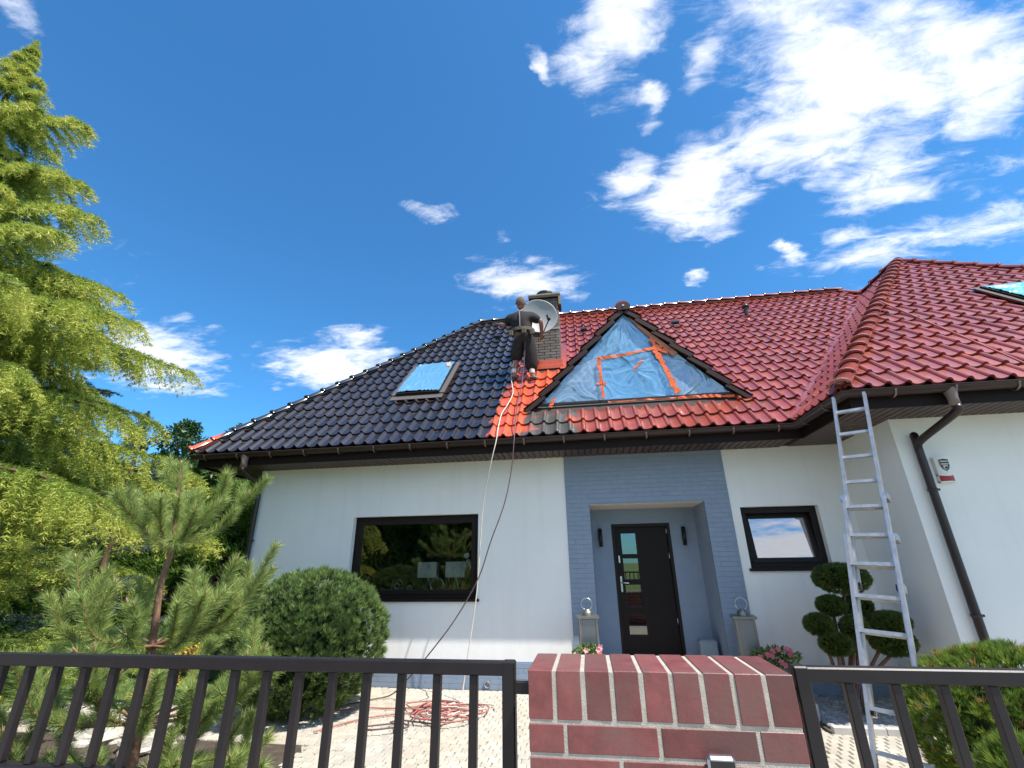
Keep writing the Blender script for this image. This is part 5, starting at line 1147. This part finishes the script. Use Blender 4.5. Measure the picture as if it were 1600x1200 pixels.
# ------------------------------------------------------------------ ladder
lad = empty('extension_ladder', (2.05, -2.9, 0), 'three-section aluminium extension ladder leaning on the wing gutter corner', 'ladder')
LB = Vector((2.03, -2.93, 0)); LT = Vector((2.885, -2.1, 3.385)); ld = (LT-LB); LL = ld.length; ld.normalize(); rd = Vector((.80, -.60, 0)).normalized(); rd = (rd-ld*rd.dot(ld)).normalized(); ln_ = rd.cross(ld)
if ln_.y > 0: ln_ = -ln_
RW = .285
for j, (s0, s1, ex, off, mm_) in enumerate(((.43, 1.0, 0, 0, 0), (.16, .66, .015, .045, 0), (0, .55, .030, .09, 0))):
    o = -ln_*0 + (ln_*off)
    sec = empty_child = None
    q = MB()
    for side in (0, 1):
        a = LB+ld*LL*s0+o+rd*(-ex if side == 0 else RW+ex); b = LB+ld*LL*s1+o+rd*(-ex if side == 0 else RW+ex); q = MB(); q.bar(a, b, .026, .062, rd); rail = q.build('rail', m_alu, lad)
        q = MB(); q.bar(a-ld*.03, a+ld*.02, .034, .07, rd); q.build('rail_foot', m_black, lad)
    k = math.ceil(s0*LL/.28)*.28+.02*0
    while k < s1*LL-.08:
        q = MB(); a = LB+ld*(k+.03)+o-rd*ex; b = a+rd*(RW+2*ex); q.bar(a, b, .030, .032, ld); q.build('rung', m_aluw, lad)
        for e in (a-rd*.014, b+rd*.014): pass
        k += .28
for s_, ex in ((.66, .025), (.55, .04), (.43, .02), (.16, .03)):
    for side in (0, 1):
        a = LB+ld*LL*s_+rd*(-ex+.0 if side == 0 else RW+ex); q = MB(); q.bar(a-ld*.03, a+ld*.03, .045, .10, rd); q.build('guide_bracket', m_steel, lad)
q = MB(); q.bar(LB-rd*.35+ln_*.09+ld*.05, LB+rd*(RW+.35)+ln_*.09+ld*.05, .06, .03, ld); q.build('stabiliser_bar', m_alu, lad)

# ------------------------------------------------------------------ fence, pillar, wall
YF = -5.86
wallb = empty('garden_wall', (0, YF, 0), 'low clinker brick wall under the metal fence panels', 'wall')
for (a, b) in ((-9, -.2), (.52, 9)):
    q = MB(); q.box(a, b, YF-.11, YF+.11, -.05, .86, .0); q.build('mortar_core', m_mortar, wallb)
it = []; bw = box_mesh('brick', .24, .245, .071, m_clinker, .004)
for (a, b) in ((-9, -.2), (.52, 9)):
    for r in range(10):
        x = a+.12-(.125 if r % 2 else 0)
        while x < b-.12:
            it.append((bw, Matrix.Translation((x+.01, YF, .04+r*.083)))); x += .25
emit('brick', wallb, it, m_clinker)
q = None
def fence(x0, x1, sgn, label, first_bar):
    t = empty('metal_fence', ((x0+x1)/2, YF, .9), label, 'fence', 'metal fence panels')
    q = MB(); q.box(x0, x1, YF-.02, YF+.02, 1.362, 1.40, .004); q.build('top_rail', m_fence, t)
    q = MB(); q.box(x0, x1, YF-.02, YF+.02, 1.035, 1.073, .004); q.build('bottom_rail', m_fence, t)
    for xp in (x0, x1):
        q = MB(); q.box(xp-.02, xp+.02, YF-.021, YF+.021, .86, 1.402, .004); q.build('post', m_fence, t)
    x = first_bar; me = None
    while (x < x1-.06) if sgn > 0 else (x > x0+.06):
        if me is None:
            q = MB(); q.box(-.0125, .0125, -.0125, .0125, 1.0735, 1.3615, .002); me = bpy.data.meshes.new('bar'); me.from_pydata(q.v, [], q.f); me.materials.append(m_fence)
        o = link('bar', me, t); o.matrix_parent_inverse = Matrix(); o.matrix_basis = wmat(t).inverted() @ Matrix.Translation((x, YF, 0)); x += sgn*.1195
    return t
f1 = fence(-3.9, -.272, -1, 'dark metal bar fence panel left of the brick pillar', -.385)
f2_ = fence(.578, 4.2, 1, 'dark metal bar fence panel right of the brick pillar', .70)
q = MB(); q.box(-.252, -.19, YF-.015, YF+.015, 1.315, 1.345); q.build('wall_fixing', m_fence, f1)
q = MB(); q.box(.515, .56, YF-.015, YF+.015, 1.315, 1.345); q.build('wall_fixing', m_fence, f2_)

pil = empty('brick_pillar', (.16, -5.85, 0), 'red clinker brick gate pillar with grey mortar and on-edge coping', 'pillar')
PX0, PX1, PY0, PY1 = -.197, .518, -5.98, -5.715; j_ = .0125
q = MB(); q.box(PX0+.002, PX1-.002, PY0+.0022, PY1-.002, -.05, 1.397); q.build('mortar_core', m_mortar, pil)
it = []; n = 9; wc_ = (PX1-PX0+j_)/n; cop = [box_mesh('brick', wc_-j_, PY1-PY0, .118, m_clinker, .0018, .01) for _ in range(4)]
for k in range(n): it.append((cop[k % 4], Matrix.Translation((PX0+wc_*(k+.5)-j_/2, (PY0+PY1)/2+random.uniform(-.001, .001), 1.341+random.uniform(-.0008, .0008)))))
z = 1.272; row = 0; bkm = {}
while z > .02:
    # front and back stretchers; header ends give the bond
    xs = PX0 + (-.145 if row % 2 == 0 else -.0)
    x = xs
    while x < PX1:
        a, b = max(x, PX0), min(x+.2405, PX1)
        if b-a > .03:
            k = round(b-a, 3)
            if k not in bkm: bkm[k] = box_mesh('brick', k, .115, .0655, m_clinker, .0018, .006)
            it.append((bkm[k], Matrix.Translation(((a+b)/2, PY0+.0575, z-.034)))); it.append((bkm[k], Matrix.Translation(((a+b)/2, PY1-.0575, z-.034))))
        x += .251
    z -= .0765; row += 1
emit('brick', pil, it, m_clinker)
# intercom on the pillar
ic = empty('intercom', (.297, -6.0, 1.18), 'small black video intercom with silver rim on the brick pillar', 'intercom')
q = MB(); q.box(.264, .333, -6.012, -5.982, 1.085, 1.222, .008); q.build('housing', pmat('silver_rim', (.35, .36, .4), .25, .8), ic)
q = MB(); q.box(.269, .328, -6.0155, -6.011, 1.09, 1.216, .0015); q.build('front_panel', m_black, ic)
q = MB(); torus(q, (.2985, -6.0165, 1.183), .0125, .0012, 24, Matrix.Rotation(R(90), 3, 'X')); q.build('button_ring', pmat('ring_grey', (.3, .32, .35), .3), ic)
q = MB(); q.lathe((.2985, -6.016, 1.183), [(0, .002), (.006, .002), (.007, 0)], 14, M_=Matrix.Rotation(R(90), 3, 'X')); q.build('camera_lens', pmat('lens', (.02, .025, .04), .05), ic)

# ------------------------------------------------------------------ the roof painter
per = empty('person', (-1.0, .68, 4.97), 'roof painter in dark work clothes seen from behind on the slope by the chimney', 'person')
def skin(name, verts, edges, radii, m, parent, root=0, subs=2):
    me = bpy.data.meshes.new(name); me.from_pydata([tuple(v) for v in verts], edges, []); o = link(name, me, parent, m)
    sm = o.modifiers.new('skin', 'SKIN'); sm.use_smooth_shade = True; sm.branch_smoothing = .6
    for i, r in enumerate(radii):
        d = me.skin_vertices[0].data[i]; d.radius = (r, r) if not isinstance(r, tuple) else r; d.use_root = (i == root)
    ss = o.modifiers.new('sub', 'SUBSURF'); ss.levels = subs; ss.render_levels = subs; return o
J = dict(pel=(-1.0, .60, 5.92), spi=(-1.01, .59, 6.12), che=(-1.03, .60, 6.32), nek=(-1.04, .63, 6.47), nk2=(-1.04, .64, 6.56),
 shL=(-1.205, .60, 6.385), shR=(-.845, .60, 6.37), elL=(-1.37, .68, 6.25), wrL=(-1.52, .86, 6.40), elR=(-.68, .62, 6.24), wrR=(-.69, .80, 6.06),
 hpL=(-1.105, .60, 5.86), hpR=(-.895, .60, 5.85), knL=(-1.14, .72, 5.49), anL=(-1.175, .66, 5.09), knR=(-.875, .74, 5.47), anR=(-.87, .66, 5.06), toL=(-1.19, .80, 5.13), toR=(-.74, .72, 5.03))
for k_ in J: J[k_] = (-1.02+(J[k_][0]+1.02)*(1.0 if k_ in ('wrL', 'elL', 'toL', 'toR') else 1.17), J[k_][1], J[k_][2])
order = ['pel', 'spi', 'che', 'nek', 'nk2', 'shL', 'elL', 'wrL', 'shR', 'elR', 'wrR', 'hpL', 'knL', 'anL', 'hpR', 'knR', 'anR']
ix = {k: i for i, k in enumerate(order)}; V_ = [Vector(J[k]) for k in order]; E_ = [(ix[a], ix[b]) for a, b in (('pel', 'spi'), ('spi', 'che'), ('che', 'nek'), ('nek', 'nk2'), ('che', 'shL'), ('shL', 'elL'), ('elL', 'wrL'), ('che', 'shR'), ('shR', 'elR'), ('elR', 'wrR'), ('pel', 'hpL'), ('hpL', 'knL'), ('knL', 'anL'), ('pel', 'hpR'), ('hpR', 'knR'), ('knR', 'anR'))]
Rr = [.16, .155, .17, .075, .066, .078, .055, .034, .078, .055, .034, .115, .072, .046, .115, .072, .046]
def add(v, r, par): V_.append(Vector(v)); Rr.append(r); E_.append((par, len(V_)-1)); return len(V_)-1
# calves bulge
for s_, k, a in (('L', 'knL', 'anL'), ('R', 'knR', 'anR')):
    E_.remove((ix[k], ix[a])); c = add(Vector(J[k]).lerp(Vector(J[a]), .38)+Vector((0, -.015, 0)), .058, ix[k]); E_.append((c, ix[a]))
# hands: palm and five fingers
for s_, w_, f_ in (('L', 'wrL', Vector((-.55, .55, .35)).normalized()), ('R', 'wrR', Vector((-.05, .6, -.75)).normalized())):
    sd = f_.cross(Vector((0, 0, 1))).normalized(); nm = sd.cross(f_); pm = add(Vector(J[w_])+f_*.05, .026, ix[w_])
    for q_, ln2 in ((-.03, .062), (-.010, .078), (.011, .072), (.031, .058)):
        a = add(V_[pm]+f_*.045+sd*q_, .010, pm); b = add(V_[a]+f_*ln2*.55-nm*.012, .009, a); add(V_[b]+f_*ln2*.35-nm*.03, .008, b)
    a = add(V_[pm]+sd*-.04+f_*.005, .011, pm); add(V_[a]+(f_-sd*.6).normalized()*.045, .010, a)
# feet of the body (inside boots)
add(J['toL'], .035, ix['anL']); add(J['toR'], .035, ix['anR'])
skin('body', V_, E_, Rr, m_skin, per, 0)
# head with face, ears, short hair
hd_ = bmesh.new(); bmesh.ops.create_uvsphere(hd_, u_segments=24, v_segments=18, radius=1)
HC = Vector((-1.035, .635, 6.715)); fd = Vector((-.25, .93, .05)).normalized(); fs = fd.cross(Vector((0, 0, 1))).normalized(); fu = fs.cross(fd)
for v in hd_.verts:
    d = v.co.copy(); k = 1.0
    if d.z < 0: k = 1-.28*(-d.z)
    y_ = d.y*.118*k+(.012 if d.z < -.2 and d.y > 0 else 0); x_ = d.x*.096*k; z_ = d.z*.142
    nose = math.exp(-((d.x/.16)**2+((d.z+.05)/.22)**2))*(.028 if d.y > 0 else 0); y_ += nose
    for ex in (-.38, .38): y_ -= (.010 if d.y > 0 else 0)*math.exp(-(((d.x-ex)/.18)**2+((d.z-.08)/.12)**2))
    if d.y > 0: y_ += .006*math.exp(-((d.x/.3)**2+((d.z+.5)/.09)**2))
    v.co = HC+fs*x_+fd*y_+fu*z_
me = bpy.data.meshes.new('head'); hd_.to_mesh(me); hd_.free(); me.polygons.foreach_set('use_smooth', [True]*len(me.polygons)); link('head', me, per, m_skin)
for sgn in (-1, 1):
    q = MB(); c = HC+fs*sgn*.097+fu*-.005; q.lathe(c, [(0, 0), (.012, 0), (.026, .006), (.028, .012), (.018, .014), (0, .006)], 12, M_=Matrix((fd, fu, fs*sgn)).transposed()); q.build('ear', m_skin, per)
    q = MB(); c = HC+fs*sgn*.035+fd*.107+fu*.012; q.lathe(c, [(0, .008), (.008, .006), (.011, 0)], 10, M_=Matrix((fs, fu, fd)).transposed()); q.build('eye', m_sock, per)
hb = bmesh.new(); bmesh.ops.create_icosphere(hb, subdivisions=3, radius=1)
for v in hb.verts: d = v.co.copy(); v.co = HC+fs*d.x*.100+fd*(d.y*.121-.004)+fu*(d.z*.145+.004)
geom = [f for f in hb.faces if (f.calc_center_median()-HC).dot(fu) < .02+1.0*(f.calc_center_median()-HC).dot(fd)]
bmesh.ops.delete(hb, geom=geom, context='FACES'); me = bpy.data.meshes.new('hair'); hb.to_mesh(me); hb.free(); link('hair', me, per, pmat('cropped_hair', (.16, .10, .07), .9, bump=(300, 1)))
g = lambda *k: [Vector(J[q]) for q in k]
skin('shirt', [Vector((-1.0, .60, 5.90))]+g('spi', 'che', 'nek', 'shL', 'shR')+[Vector(J['shL']).lerp(Vector(J['elL']), 1.0), Vector(J['shR']).lerp(Vector(J['elR']), 1.0)], [(0, 1), (1, 2), (2, 3), (2, 4), (2, 5), (4, 6), (5, 7)], [(.25, .19), (.25, .19), (.265, .20), .10, .14, .14, .10, .10], m_shirt, per)
skin('shorts', [Vector((-1.0, .60, 6.06))]+g('pel', 'hpL', 'hpR')+[Vector(J['knL'])+Vector((0, 0, -.07)), Vector(J['knR'])+Vector((0, 0, -.28))], [(0, 1), (1, 2), (1, 3), (2, 4), (3, 5)], [(.24, .19), (.245, .20), .17, .17, .13, .13], m_shorts, per)
q = MB()
for k in range(24):
    a0, a1 = k/24*6.283, (k+1)/24*6.283; f_ = lambda a, z, r_: Vector((-1.01+.262*r_*math.cos(a), .60+.21*r_*math.sin(a), z)); q.add([f_(a0, 5.98, 1), f_(a1, 5.98, 1), f_(a1, 6.055, .97), f_(a0, 6.055, .97)], [(0, 1, 2, 3)])
q.build('tool_belt', m_belt, per)
for x, y in ((-1.22, .44), (-.95, .37), (-.80, .44)):
    q = MB(); q.box(x-.05, x+.05, y-.03, y+.03, 5.86, 5.99, .02); q.build('belt_pouch', m_belt, per)
q = MB(); q.tube([(-1.03, .40, 6.05), (-1.03, .395, 6.25), (-1.04, .44, 6.42)], .008, 6); q.tube(spline([(-1.10, .56, 6.52), (-1.04, .53, 6.47), (-.98, .56, 6.52)], 4), .014, 6); q.build('respirator_strap', pmat('strap_grey', (.3, .27, .25), .7), per)
for a, b, c_ in (('anL', 'toL', m_boot), ('anR', 'toR', m_boot)):
    A2 = Vector(J[a]); B2 = Vector(J[b]); hl = A2+(A2-B2)*.35+Vector((0, 0, -.035)); skin('boot', [A2+Vector((0, 0, .03)), A2+Vector((0, 0, -.04)), hl, A2.lerp(B2, .55)+Vector((0, 0, -.02)), B2+Vector((0, 0, -.01))], [(0, 1), (1, 2), (1, 3), (3, 4)], [.055, .052, .038, .045, .04], c_, per, 1, 1)
    q = MB(); q.tube([A2+Vector((0, 0, .07)), A2+Vector((0, .004, .15))], [.052, .056], 12); q.build('sock', m_sock, per)
q = MB(); q.tube([(-1.50, .90, 6.43), (-1.68, 1.15, 6.62)], .010, 7); q.box(-1.53, -1.49, .86, .9, 6.34, 6.44); tag(q.build('spray_gun', m_black), 'dark paint spray gun in the left hand of the roof painter', 'spray gun')
print('counts', nC, nS, nD, nJ, len(dts), len(C.objects))
